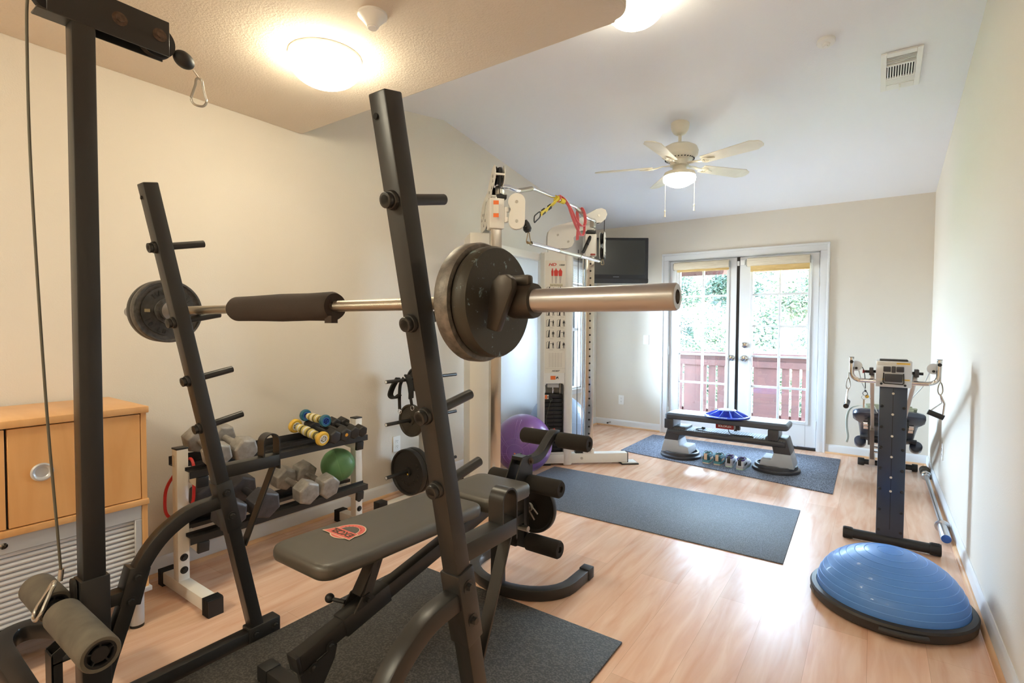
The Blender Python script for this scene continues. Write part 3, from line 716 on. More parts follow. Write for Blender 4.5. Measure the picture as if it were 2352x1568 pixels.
solo(mb, 'bar_pad', mat('brown_black_foam_pad', S(52, 42, 36), .85, bump=(240, .3, .0015)), 'dark padded roll wrapped round the middle of the racked barbell', 'bar pad', (-1.47, BY, BZ))
def plate(name, label, c, ax, r, w, m, holes=.026, group=None, rim=True, lip=.018, mtxt=None):
    c = Vector(c); h = w / 2
    t = thing(name, label, 'weight plate', c, group)
    if rim: pr = [(holes, -h), (holes * 1.9, -h), (holes * 2.0, -h * .45), (r - lip, -h * .45), (r - lip * .75, -h), (r - .003, -h), (r, -h * .7), (r, h * .7), (r - .003, h), (r - lip * .75, h), (r - lip, h * .45), (holes * 2.0, h * .45), (holes * 1.9, h), (holes, h)]
    else: pr = [(holes, -h), (r - .004, -h), (r, -h * .6), (r, h * .6), (r - .004, h), (holes, h)]
    MB().loop(pr, c, ax, 64).build('disc', m, t)
    return t
chip_m = mat('chipped_black_iron', S(58, 54, 46), .5, .25, bump=(200, .25, .001))
def chips(m):
    nt = m.node_tree; b = nt.nodes['Principled BSDF']; tc = nt.nodes.new('ShaderNodeTexCoord'); nz = nt.nodes.new('ShaderNodeTexNoise')
    nz.inputs['Scale'].default_value = 42; nz.inputs['Detail'].default_value = 5; nz.inputs['Roughness'].default_value = .7
    rp = nt.nodes.new('ShaderNodeValToRGB'); rp.color_ramp.elements[0].position = .615; rp.color_ramp.elements[1].position = .645
    rp.color_ramp.elements[0].color = S(58, 54, 46); rp.color_ramp.elements[1].color = S(120, 140, 140)
    nt.links.new(tc.outputs['Object'], nz.inputs['Vector']); nt.links.new(nz.outputs['Fac'], rp.inputs['Fac']); nt.links.new(rp.outputs['Color'], b.inputs['Base Color'])
chips(chip_m)
plate('weight_plate', 'larger worn grey weight plate on the near end of the barbell, inner of the pair', (-.6990, BY, BZ - .001), EX, .127, .0345, iron_m, group='plates on the barbell')
plate('weight_plate', 'smooth black weight plate with pale chips, outer on the near end of the barbell', (-.6625, BY, BZ - .001), EX, .1165, .036, chip_m, rim=False, group='plates on the barbell')
p1 = plate('weight_plate', 'worn grey weight plate with raised lettering at the far left end of the barbell', (-2.262, BY, BZ - .001), EX, .122, .034, mat('dark_worn_iron', S(88, 85, 82), .5, .45, var=(60, .3), bump=(250, .4, .0015)), group='plates on the barbell', lip=.012)
plate('weight_plate', 'outermost dark weight plate at the far left end of the barbell', (-2.298, BY, BZ - .001), EX, .121, .036, blackiron_m, group='plates on the barbell')
MB().loop([(.050, -.0), (.095, -.0), (.095, .006), (.050, .006)], (-2.2565, BY, BZ - .001), EX, 48).build('letter_band', mat('grey_iron_band', S(70, 68, 66), .5, .4, var=(50, .3)), p1)
rl = mat('raised_letter', S(52, 50, 48), .5, .4)
def ringtext(s, par, c, r, a0, da, size, m, nx=1):
    for i, ch in enumerate(s):
        a = a0 + da * i
        rad = Vector((0, math.cos(a) * 1.0, math.sin(a))); tan = Vector((0, -math.sin(a), math.cos(a)))
        text(ch, 'raised_letter', m, par, Vector(c) + rad * r, -tan if da < 0 else tan, rad if da < 0 else -rad, size, .0008, bold=.0008)
ringtext('HAMPTON', p1, (-2.2495, BY, BZ - .001), .066, math.radians(128), math.radians(-15.5), .026, rl)
ringtext('10 LB', p1, (-2.2495, BY, BZ - .001), .088, math.radians(205), math.radians(13), .024, rl)
MB().box((-2.2475, BY - .075, BZ + .0), (.003, .018, .012)).build('inlay', mat('brass_inlay', S(180, 165, 130), .4, .6), p1)
# lever collar on the near sleeve
CO = .028
cl = thing('barbell_collar', 'dark lever collar clamped on the near sleeve of the barbell', 'collar', (-.61, BY, BZ))
colm = mat('dark_cast_collar', S(70, 64, 58), .42, .6, bump=(200, .2, .0008))
MB().loop([(.0240, -.028), (.034, -.028), (.036, -.02), (.036, .02), (.034, .028), (.0240, .028)], (-.612 + CO, BY, BZ), EX, 40).build('clamp_ring', colm, cl)
MB().box((-.612 + CO, BY - .012, BZ + .04), (.05, .02, .022)).build('clamp_lug', colm, cl, bev=.006)
MB().prism([(-.030, -.056), (-.004, -.063), (.034, .022), (.033, .040), (.018, .050), (.0, .049), (-.016, .036), (-.020, .02)], (-.606, BY - .040, BZ - .0), EX, EZ, .020).build('lever', colm, cl, bev=.004)
MB().cyl((-.598, BY - .045, BZ + .028), (-.598, BY - .024, BZ + .028), .011, n=20).build('pivot', colm, cl)
# ================================================================== WEIGHT BENCH
bx = -1.43
bench = thing('weight_bench', 'black padded weight bench with leg rollers standing inside the rack', 'bench', (bx, 1.45, 0))
def pad(name, x0, x1, y0, y1, zt0, zt1, th, r, taper=0.0):
    """padded board, top height runs zt0 (at y0) to zt1 (at y1)"""
    mb = MB(); rs = []
    for ins, dz in ((.012, -th), (.004, -th + .006), (0, -th + .016), (0, -.016), (.004, -.007), (.012, -.002), (.022, 0), (.06, .0015)):
        pl = rrect(x0 + ins, x1 - ins, y0 + ins, y1 - ins, max(r - ins, .012), 6)
        rs.append([Vector((bx + (x - bx) * (1 - taper * (y1 - y) / (y1 - y0)), y, zt0 + (zt1 - zt0) * (y - y0) / (y1 - y0) + dz)) for x, y in pl])
    return mb.rings(rs).build(name, vinyl_m, bench)
bp = pad('back_pad', -1.590, -1.278, .880, 1.632, .557, .540, .049, .055, .03)
pad('seat_pad', -1.590, -1.275, 1.665, 1.985, .540, .538, .062, .05)
# red club style badge printed on the back pad
sal = mat('salmon_print', S(208, 98, 88), .5); crm = mat('cream_print', S(214, 196, 170), .5); brn = mat('brown_print', S(70, 58, 42), .5)
lx, ly, lz = -1.460, 1.100, .5555
def flat(poly, z, m, nm, par=bp): return MB().prism(poly, (0, 0, z), EX, EY, .0006).build(nm, m, par)
circ = lambda r, n=40, sx=1: [(lx + r * sx * math.cos(2 * PI * k / n), ly + r * math.sin(2 * PI * k / n)) for k in range(n)]
flat(circ(.060), lz, crm, 'badge_rim'); flat(circ(.0565), lz + .0004, sal, 'badge_disc')
half = [(lx + .040 * math.cos(a), ly - .002 + .040 * math.sin(a)) for a in [PI * k / 20 for k in range(21)]]
flat(half, lz + .0008, crm, 'badge_window'); flat([(lx + (x - lx) * .92, ly + (y - ly) * .92 + .0015) for x, y in half], lz + .0012, vinyl_m, 'badge_window_fill')
flat([(lx - .080, ly - .046), (lx + .066, ly - .046), (lx + .052, ly + .002), (lx - .058, ly + .002)], lz + .0008, crm, 'badge_banner_rim')
flat([(lx - .074, ly - .0435), (lx + .062, ly - .0435), (lx + .050, ly - .0005), (lx - .056, ly - .0005)], lz + .0012, sal, 'badge_banner')
text('EXCEL', 'badge_lettering', brn, bp, (lx - .003, ly - .010, lz + .0024), (-1, 0, 0), (0, -1, 0), .036, .0003, bold=.001)
for k in range(9):
    a = math.radians(25 + 16 * k); text('EXERCISE'[k % 8], 'badge_small_lettering', mat('faint_print', S(190, 88, 70), .5), bp, (lx + .046 * math.cos(a), ly + .046 * math.sin(a), lz + .0014), (-math.sin(a), math.cos(a), 0), (-math.cos(a), -math.sin(a), 0), .009, .0002)
# frame
def zb(y): return .252 + (y - .87) * .218 - .0275       # beam axis height
MB().rtube([(bx, .885, zb(.885)), (bx, 1.93, zb(1.93))], .05, .055).build('main_beam', black_m, bench, bev=.004)
MB().rtube([(bx, .873, zb(.873)), (bx, .886, zb(.886))], .052, .057).build('beam_end_cap', blackflat_m, bench, bev=.003)
MB().rtube([(bx, 1.045, zb(1.045)), (bx, 1.235, zb(1.235))], .060, .066).build('slide_sleeve', black_m, bench, bev=.003)
for x in (bx - .028, bx + .028): MB().rtube([(x, 1.125, zb(1.125) + .045), (x * .4 + bx * .6, 1.225, .500)], .008, .034).build('back_strut', black_m, bench)
MB().rtube([(bx, 1.118, zb(1.118) + .055), (bx, 1.225, .500)], .046, .030).build('support_tube', black_m, bench, bev=.003)
for x in (bx - .034, bx + .028): MB().prism([(1.075, zb(1.075) + .03), (1.165, zb(1.165) + .03), (1.14, zb(1.13) + .065), (1.11, zb(1.11) + .065)], (x, 0, 0), EY, EZ, .006).build('strut_ear', black_m, bench)
MB().bolt((bx + .034, 1.128, zb(1.128) + .046), (1, 0, 0), .010, .010).build('strut_bolt', black_m, bench)
mb = MB().cyl((bx - .03, 1.085, zb(1.085) + .045), (bx - .075, 1.07, zb(1.07) + .050), .007, n=14).sphere((bx - .088, 1.066, zb(1.07) + .052), .016)
mb.build('pull_pin', blackflat_m, bench)
MB().rtube([(bx, .915, zb(.915) - .02), (bx, .955, .05)], .046, .05).build('rear_post', black_m, bench, bev=.003)
gp = MB().prism([(.878, zb(.878) - .03), (1.01, zb(1.01) - .025), (1.00, zb(1.0) - .062), (.95, .115), (.905, .115), (.885, zb(.88) - .06)], (bx + .026, 0, 0), EY, EZ, .005).build('gusset_plate', black_m, bench)
for y, z in ((.925, zb(.9) - .032), (.985, zb(.98) - .012)): MB().bolt((bx + .031, y, z), (1, 0, 0), .010, .009).build('gusset_bolt', black_m, gp)
MB().ab(bx - .29, bx + .29, .935, .985, .012, .062).build('rear_foot', black_m, bench, bev=.003)
for s in (-1, 1): MB().ab(bx + s * .29 - .03, bx + s * .29 + .03, .932, .988, .011, .066).build('foot_cap', blackflat_m, bench, bev=.004)
MB().ab(bx - .025, bx + .025, 1.893, 1.945, .045, .490).build('front_post', black_m, bench, bev=.003)
U = [(bx - .272, 2.29, .026), (bx - .272, 2.16, .026)] + [(bx - .272 * math.cos(a), 2.14 - .215 * math.sin(a), .026) for a in [PI * k / 16 for k in range(17)]] + [(bx + .272, 2.16, .026), (bx + .272, 2.29, .026)]
MB().rtube(U, .05, .05, hint=EZ).build('curved_foot', black_m, bench, bev=.003)
for s in (-1, 1): MB().ab(bx + s * .272 - .028, bx + s * .272 + .028, 2.27, 2.325, 0, .056).build('foot_cap', blackflat_m, bench, bev=.004)
MB().ab(bx - .03, bx + .03, 1.70, 2.08, .455, .478).build('seat_rail', black_m, bench, bev=.002)
# leg developer
lv = MB().ab(bx - .022, bx + .022, 2.105, 2.150, .155, .500).build('leg_lever', black_m, bench, bev=.003)
mb = MB()
for x in (bx - .032, bx + .026): mb.prism([(2.00, .455), (2.00, .49), (2.075, .615), (2.15, .615), (2.165, .56), (2.16, .455)], (x, 0, 0), EY, EZ, .006)
mb.ab(bx - .03, bx + .03, 2.07, 2.12, .60, .618)
mb.build('lever_bracket', black_m, bench)
MB().bolt((bx + .032, 2.145, .585), (1, 0, 0), .012, .012).build('bracket_bolt', rust_m, bench)
MB().rtube(smooth([(bx, 2.10, .588), (bx, 2.22, .575), (bx, 2.29, .590), (bx, 2.36, .640), (bx, 2.415, .672), (bx, 2.45, .668)], 4), .046, .040).build('upper_arm', black_m, bench, bev=.003)
MB().ab(bx - .02, bx + .02, 1.94, 2.11, .28, .33).build('lever_stop', black_m, bench, bev=.002)
MB().cyl((bx - .03, 2.085, .265), (bx + .06, 2.085, .265), .014, n=16).build('stop_peg', zinc_m, bench)
def roller(x0, x1, y, z, r=.043):
    MB().lathe([(.014, x0), (r - .006, x0), (r, x0 + .008), (r, x1 - .008), (r - .006, x1), (.016, x1), (.013, x1 - .015)], (0, y, z), EX, 32, caps=False).build('foam_roller', foam_m, bench)
for y, z in ((2.43, .640), (2.135, .477), (2.128, .185)):
    roller(bx - .205, bx - .028, y, z); roller(bx + .028, bx + .215, y, z)
    MB().cyl((bx - .2, y, z), (bx + .205, y, z), .011, n=14).build('roller_axle', black_m, bench)
MB().cyl((bx, 2.15, .335), (bx, 2.36, .335), .0125, n=20).build('plate_peg', zinc_m, bench)
p = plate('weight_plate', 'dark weight plate hung on the leg lever of the bench', (bx, 2.215, .333), EY, .138, .030, blackiron_m, holes=.0145)
t = thing('spring_clip', 'small spring clip on the bench lever peg', 'clip', (bx, 2.18, .335))
mb = MB().torus((bx, 2.185, .335), .019, .004, EY).torus((bx, 2.178, .335), .019, .004, EY)
mb.build('coil', zinc_m, t)
MB().tube([(bx + .018, 2.182, .34), (bx + .055, 2.178, .31)], .004, 8).tube([(bx + .005, 2.178, .317), (bx + .04, 2.172, .28)], .004, 8).build('handle', zinc_m, t)
# ================================================================== MATS
def fmat(name, label, P, th, m):
    x0 = sum(p[0] for p in P) / 4; y0 = sum(p[1] for p in P) / 4
    return solo(MB().prism(P, (0, 0, .0005), EX, EY, th), name, m, label, 'mat', (x0, y0, 0), bev=.003)
fmat('floor_mat', 'black textured rubber mat under the weight bench and rack', [(-1.978, .35), (-.795, .35), (-.795, 1.895), (-1.978, 1.895)], .0095, matblack_m)
fmat('floor_mat', 'long plain blue grey mat in the middle of the floor', [(-2.30, 3.02), (-.375, 3.035), (-.395, 4.00), (-2.32, 3.955)], .006, matblue_m)
fmat('floor_mat', 'speckled grey mat under the step platform by the doors', [(-2.085, 4.86), (-.235, 4.53), (-.25, 5.775), (-2.085, 5.80)][:0] or [(-2.085, 4.87), (-.237, 4.535), (-.247, 5.775), (-2.085, 5.795)], .008, matgrey_m)
# ================================================================== STORAGE CABINET
cb = thing('storage_cabinet', 'beech storage cabinet with two upper doors over a silver tambour front', 'cabinet', (-2.68, .1, 0))
CX0, CX1, CY0, CY1 = -2.905, -2.465, -.70, .860
MB().ab(CX0, CX1 + .012, CY0 - .006, CY1 + .006, .895, .922).build('top_panel', beech_m, cb, bev=.003)
MB().ab(CX0, CX1, CY1 - .02, CY1, .535, .896).build('side_panel', beech_m, cb, bev=.001, seg=1)
MB().ab(CX0, CX1, CY1 - .02, CY1, .165, .515).build('side_panel', beech_m, cb, bev=.001, seg=1)
MB().ab(CX0, CX1, CY0, CY0 + .02, .165, .896).build('side_panel', beech_m, cb)
MB().ab(CX0, CX1 + .008, CY0 - .002, CY1 + .004, .513, .536).build('middle_shelf', beech_m, cb, bev=.002)
MB().ab(CX0, CX1 - .02, CY0 + .02, CY1 - .02, .53, .90).ab(CX0, CX1 - .03, CY0 + .02, CY1 - .02, .17, .52).build('carcass', blackflat_m, cb)
for y0, y1, yh in ((.440, .838, .530), (-.02, .433, .05), (-.48, -.027, -.4)):
    dr = MB().ab(CX1 - .019, CX1 - .001, y0, y1, .540, .890).build('door', beech_m, cb, bev=.0015, seg=1)
    MB().lathe([(.032, 0), (.033, .004), (.028, .008), (.022, .006), (.019, .002), (.004, .001)], (CX1 - .001, yh, .722), EX, 32).build('recessed_pull', alu_m, dr)
mb = MB().ab(CX1 - .018, CX1 - .002, CY1 - .045, CY1 - .02, .18, .455).ab(CX1 - .018, CX1 - .002, CY0 + .02, CY1 - .02, .455, .513).ab(CX1 - .018, CX1 - .002, CY0 + .02, CY1 - .02, .165, .18)
mb.build('tambour_frame', alu_m, cb, bev=.002, seg=1)
mb = MB()
for k in range(14):
    z = .185 + .0193 * k; mb.prism([(CX1 - .022, z), (CX1 - .014, z + .002), (CX1 - .010, z + .009), (CX1 - .014, z + .016), (CX1 - .022, z + .0185)], (0, CY1 - .045, 0), EX, EZ, CY1 - CY0 - .07)
mb.build('tambour_slats', mat('tambour_silver', S(206, 207, 210), .38, .15), cb)
MB().lathe([(.011, 0), (.011, .003), (.004, .004)], (CX1 - .002, .425, .485), EX, 20).build('lock', chrome_m, cb)
MB().ab(CX1 - .03, CX1 + .012, CY0, CY1 + .008, .148, .166).build('base_rail', alu_m, cb, bev=.002)
for x, y in ((CX1 - .03, CY1 - .035), (CX0 + .05, CY1 - .05), (CX1 - .03, CY0 + .05), (CX0 + .05, CY0 + .05)):
    lg = MB().cyl((x, y, .012), (x, y, .15), .026, n=28).build('leg', alu_m, cb)
    MB().cyl((x, y, 0), (x, y, .013), .025, n=28).build('foot_glide', blackflat_m, lg)

# ================================================================== DUMBBELL RACK
dr = thing('dumbbell_rack', 'white and black two tier dumbbell rack against the left wall', 'dumbbell rack', (-2.6, 1.55, 0))
for k, (y0, y1) in enumerate(((1.028, 1.078), (2.024, 2.074))):
    MB().ab(-2.662, -2.610, y0, y1, .06, .683).build('upright', whitemetal_m, dr, bev=.004)
    MB().ab(-2.663, -2.609, y0 - .001, y1 + .001, .680, .688).build('upright_cap', blackflat_m, dr, bev=.002)
    yc = (y0 + y1) / 2
    ft = MB().ab(-2.78, -2.36, yc - .028, yc + .028, .012, .068).build('foot', whitemetal_m, dr, bev=.004)
    for x0, x1 in ((-2.82, -2.775), (-2.365, -2.305)):
        mb = MB().ab(x0, x1, yc - .031, yc + .031, 0, .072)
        for q in range(5): mb.ab(x0 + .006 + q * .010, x0 + .010 + q * .010, yc - .033, yc + .033, 0, .0745)
        mb.build('ribbed_foot_cap', blackflat_m, ft)
    mb = MB().bolt((-2.610, yc, .175), (1, 0, 0), .011, .007).bolt((-2.610, yc, .115), (1, 0, 0), .011, .007)
    mb.build('bolt', blackflat_m, dr)
    ya = 1.105 if k == 0 else 1.995
    for z in (.52, .215):
        am = MB().rtube([(-2.80, ya, z + .040), (-2.545, ya, z + .012)], .046, .046, hint=EY).build('shelf_arm', whitemetal_m, dr, bev=.003)
        MB().rtube([(-2.546, ya, z + .012), (-2.528, ya, z + .010)], .050, .050, hint=EY).build('arm_cap', blackflat_m, am, bev=.003)
mb = MB()
for z in (.52, .215):
    for x, dz, hi, lip in ((-2.750, .066, .042, .016), (-2.578, .066, .016, .030)):
        mb = MB()
        mb.ab(x - .003, x, 1.05, 2.055, z + dz, z + dz + hi).ab(x, x + .042, 1.05, 2.055, z + dz, z + dz + .003).ab(x + .042, x + .045, 1.05, 2.055, z + dz - lip, z + dz + .003)
        mb.build('shelf_rail', black_m, dr)
MB().prism(rrect(-2.655, -2.632, .60, .655, .003), (0, 1.0275, 0), EX, EZ, .0008).build('warning_sticker', mat('sticker_cream', S(214, 206, 190), .5), dr)
# dumbbells: local axis +X, head centres at +-L
def make_dumbbell(name, L, rh, th, m, rg, label, flat_=True):
    t = thing(name, label, 'dumbbell')
    for s in (-1, 1):
        prof = []
        for h, q in ((-th / 2, .82), (-th / 2 + .008, 1.0), (th / 2 - .008, 1.0), (th / 2, .84)):
            prof.append([Vector((s * L + h, rh * q / math.cos(PI / 6) * math.cos(PI / 3 * k + PI / 6), rh * q / math.cos(PI / 6) * math.sin(PI / 3 * k + PI / 6))) for k in range(6)])
        MB().rings(prof).build('head', m, t, bev=.003, ang=20, off=Vector((0, 0, 0)))
    MB().lathe([(rg * .85, -L), (rg * .9, -L * .6), (rg * 1.12, 0), (rg * .9, L * .6), (rg * .85, L)], (0, 0, 0), EX, 18).build('handle', m, t, off=Vector((0, 0, 0)))
    return t
TILT = math.atan2(.038, .22)
def lay(t, y, zc_, xc=-2.61, roll=0.0, yaw=0.0, tilt=TILT):
    t.location = (xc, y, zc_); t.rotation_euler = (roll, tilt, yaw)
big = make_dumbbell('dumbbell', .112, .058, .085, hexgrey_m, .0165, 'grey hex dumbbell on the lower shelf, left of the two beside the green ball')
lay(big, 1.612, .378, -2.612, math.radians(8))
d2 = dup(big, 'grey hex dumbbell on the lower shelf, next to the green ball'); lay(d2, 1.740, .378, -2.612, math.radians(-12))
sil = make_dumbbell('dumbbell', .110, .054, .080, hexgrey_m, .016, 'silver grey hex dumbbell at the left end of the top shelf')
lay(sil, 1.158, .676, -2.612, math.radians(14)); sil.rotation_euler.z = math.radians(-2)
d3 = dup(sil, 'silver grey hex dumbbell on the top shelf, second from the left end'); lay(d3, 1.278, .676, -2.612, math.radians(20))
drk = make_dumbbell('dumbbell', .115, .064, .098, hexdark_m, .017, 'big dark hex dumbbell at the left end of the lower shelf')
lay(drk, 1.205, .386, -2.612, math.radians(0))
d4 = dup(drk, 'big dark hex dumbbell on the lower shelf behind the slanted brace'); lay(d4, 1.372, .386, -2.612, math.radians(10))
for ch in drk.children:
    if ch.name.startswith('head'): h_ = ch
num = mat('number_relief', S(38, 36, 36), .6)
for par, lab in ((drk, '35'), (d4, '35')):
    t_ = text(lab, 'raised_number', num, None, (0, 0, 0), (1, 0, 0), (0, .5, .866), .042, .001, bold=.0012); t_.parent = par
    t_.location = (-.115, -.064 * .866 - .004, .064 * .5 - .014)
blk = make_dumbbell('dumbbell', .098, .036, .072, hexblack_m, .014, 'black hex dumbbell on the top shelf touching the yellow roller')
lay(blk, 1.783, .647, -2.605, 0)
lab3 = ['black hex dumbbell with an orange dot, third from the right end of the top shelf', 'black hex dumbbell, second from the right end of the top shelf', 'black hex dumbbell at the right end of the top shelf']
for k, (y, s) in enumerate(((1.857, 1.0), (1.927, .92), (1.991, .86))):
    d = dup(blk, lab3[k]); lay(d, y, .647 - .003 * k, -2.608, 0); d.scale = (s, s, s)
    if k == 0:
        dm = mat('orange_sticker', S(226, 160, 50), .5)
        e = MB().cyl((.134, 0, .004), (.1355, 0, .004), .010, n=16).build('orange_dot', dm, None, off=Vector((0, 0, 0))); e.parent = d
# massage rollers: discs on an axle between two skate wheels
yel = mat('yellow_urethane', S(222, 180, 66), .22, coat=.3, var=(20, .08)); tealw = mat('teal_urethane', S(42, 104, 128), .2, coat=.3)
hubw = mat('white_hub', S(226, 224, 214), .4); hubb = mat('blue_hub', S(44, 84, 170), .35)
disc_y = mat('pale_yellow_disc', S(208, 190, 110), .45); disc_o = mat('olive_disc', S(98, 90, 50), .5)
def massage(label, L, rw, mw, mh, loc, yaw, tilt):
    t = thing('massage_roller', label, 'massage roller')
    O = Vector((0, 0, 0))
    for s in (-1, 1):
        w = MB().loop([(rw * .55, -.012), (rw * .86, -.013), (rw * .97, -.008), (rw, 0), (rw * .97, .008), (rw * .86, .013), (rw * .55, .012)], (s * L, 0, 0), EX, 36).build('wheel', mw, t, off=O)
        mb = MB().ring(rw * .45, rw * .58, -.0135, .0135, (s * L, 0, 0), EX, 28).ring(.005, rw * .20, -.013, .0135, (s * L, 0, 0), EX, 20)
        for k in range(6): mb.box((s * L, rw * .33 * math.cos(PI / 3 * k), rw * .33 * math.sin(PI / 3 * k)), (.02, rw * .3, rw * .10), Matrix.Rotation(PI / 3 * k, 3, 'X'))
        mb.build('wheel_hub', mh, w, off=O)
    MB().cyl((-L, 0, 0), (L, 0, 0), .006, n=12).build('axle', steel_m, t, off=O)
    n = 13; span = 2 * (L - .03)
    for k in range(n):
        x = -L + .03 + span * (k + .5) / n; r = rw * (.50 + .18 * math.sin(PI * (k + .5) / n)) * (1 if k % 3 else .94)
        MB().lathe([(r * .9, -span / n * .5), (r, -span / n * .3), (r, span / n * .3), (r * .9, span / n * .5)], (x, 0, 0), EX, 28).build('disc', (disc_y, hubw, disc_y, disc_o)[k % 4], t, off=O)
    t.location = loc; t.rotation_euler = (0, tilt, yaw)
    return t
massage('massage roller with yellow wheels and striped discs on the dumbbell rack', .125, .041, yel, hubw, (-2.605, 1.698, .655), math.radians(2), math.radians(10))
massage('massage roller with blue wheels and yellow discs on the dumbbell rack', .105, .035, tealw, hubb, (-2.610, 1.744, .728), math.radians(-4), math.radians(2))
# green ball on the lower shelf
g = thing('medicine_ball', 'green rubber medicine ball on the lower dumbbell shelf', 'ball', (-2.625, 1.905, .420))
ball_g = mat('green_rubber', S(92, 138, 92), .42, bump=(300, .1, .0006))
MB().sphere((-2.625, 1.905, .420), .0985, nu=40, nv=24).build('shell', ball_g, g)
mb = MB(); c = Vector((-2.625, 1.905, .420))
for a in (0, PI / 3, 2 * PI / 3):
    mb.torus(c, .0982, .0012, (math.cos(a), math.sin(a), .25), 56, 6)
mb.build('seam', mat('green_seam', S(112, 158, 108), .5), g)
# red band hung on the rack
solo(MB().sweep(smooth([(-2.64, 1.098, .625), (-2.600, 1.096, .59), (-2.592, 1.092, .50), (-2.603, 1.088, .42), (-2.64, 1.06, .345), (-2.70, 1.022, .36), (-2.718, 1.018, .43), (-2.705, 1.03, .51), (-2.685, 1.09, .60)], 6, True), [(-.006, -.0035), (.006, -.0035), (.006, .0035), (-.006, .0035)], (0, 1, 0), True), 'resistance_band', red_m, 'flat red exercise band looped over the left post of the dumbbell rack', 'exercise band', (-2.63, 1.03, .4))

# ================================================================== WEIGHT PLATE TREE
wx, wy = -2.735, 2.735
wt = thing('weight_tree', 'white weight plate tree with black pegs beside the dumbbell rack', 'weight rack', (wx, wy, 0))
MB().ab(wx - .026, wx + .026, wy - .026, wy + .026, .05, .93).build('post', whitemetal_m, wt, bev=.004)
MB().ab(wx - .027, wx + .027, wy - .027, wy + .027, .925, .935).build('post_cap', blackflat_m, wt, bev=.002)
MB().ab(wx - .028, wx + .028, wy - .40, wy + .40, .004, .034).build('foot', whitemetal_m, wt, bev=.004)
for s in (-1, 1): MB().ab(wx - .032, wx + .032, wy + s * .41 - .035, wy + s * .41 + .035, 0, .060).build('foot_cap', blackflat_m, wt, bev=.004)
MB().ab(wx - .15, wx + .25, wy - .028, wy + .028, .004, .034).build('cross_foot', whitemetal_m, wt, bev=.004)
for z in (.870, .575, .206):
    for s in (-1, 1):
        pg = MB().cyl((wx, wy + s * .02, z), (wx, wy + s * .36, z), .0125, n=20).build('plate_peg', black_m, wt)
        MB().cyl((wx, wy + s * .3595, z), (wx, wy + s * .3605, z), .0095, n=16).build('peg_plug', white_m, pg)
plate('weight_plate', 'large black weight plate on the lowest peg of the plate tree, front of the pair', (wx, wy - .150, .202), EY, .167, .045, blackiron_m, .0175, 'plates on the plate tree')
plate('weight_plate', 'large black weight plate on the lowest peg of the plate tree, rear of the pair', (wx, wy - .100, .202), EY, .167, .045, blackiron_m, .0175, 'plates on the plate tree')
q = [o for o in bpy.data.objects if o.name.startswith('weight_plate') and not o.parent][-2]
rel = mat('plate_relief', S(64, 60, 54), .45, .3)
for s_, a0 in (('OLYMPIC', 235), ('45 LB', 35)):
    for i, ch in enumerate(s_):
        a = math.radians(a0 + 14 * i) if a0 > 90 else math.radians(a0 - 14 * i)
        rad = Vector((math.cos(a), 0, math.sin(a))); tan = Vector((-math.sin(a), 0, math.cos(a)))
        text(ch, 'raised_letter', rel, q, Vector((wx, wy - .1615, .203)) + rad * .100, tan if a0 > 90 else -tan, -rad if a0 > 90 else rad, .032, .0012, bold=.0008)
MB().cyl((wx + .012, wy - .1735, .19), (wx + .012, wy - .1715, .19), .007, n=14).build('yellow_dot', yel, q)
plate('weight_plate', 'medium grey black weight plate on the middle peg of the plate tree', (wx, wy - .125, .571), EY, .118, .030, mat('bronze_iron', S(74, 68, 58), .45, .4, bump=(200, .3, .001)), .0175, 'plates on the plate tree')
plate('weight_plate', 'small black weight plate behind straps on the top peg of the plate tree', (wx, wy - .075, .866), EY, .088, .028, blackiron_m, .0175, 'plates on the plate tree')
# straps hung on the top peg
web = mat('black_webbing', S(34, 33, 32), .8)
st = thing('ankle_straps', 'black padded ankle straps with rings hanging from the top peg of the plate tree', 'strap', (wx, wy - .22, .87))
band = lambda pts, w, hint: MB().sweep(smooth(pts, 5), [(-w / 2, -.0016), (w / 2, -.0016), (w / 2, .0016), (-w / 2, .0016)], hint)
band([(wx + .005, wy - .20, .886), (wx - .02, wy - .21, .84), (wx - .03, wy - .21, .76), (wx - .028, wy - .21, .66)], .030, EX).build('web_strap', web, st)
band([(wx + .005, wy - .18, .886), (wx + .03, wy - .18, .84), (wx + .045, wy - .18, .77), (wx + .065, wy - .18, .69)], .026, EX).build('web_strap', web, st)
MB().sweep(smooth([(wx - .01, wy - .24, .888), (wx - .05, wy - .25, .83), (wx - .075, wy - .255, .765), (wx - .04, wy - .25, .745), (wx - .0, wy - .235, .77)], 5), [(-.022, -.006), (.022, -.006), (.022, .006), (-.022, .006)], EY).build('cuff', web, st)
MB().sweep(smooth([(wx - .02, wy - .15, .90), (wx + .03, wy - .17, .87), (wx + .055, wy - .18, .81), (wx + .045, wy - .17, .74)], 5), [(-.02, -.006), (.02, -.006), (.02, .006), (-.02, .006)], EY).build('cuff', web, st)
MB().torus((wx - .028, wy - .21, .645), .016, .0025, EY).torus((wx + .068, wy - .18, .675), .016, .0025, EY).build('steel_ring', chrome_m, st)
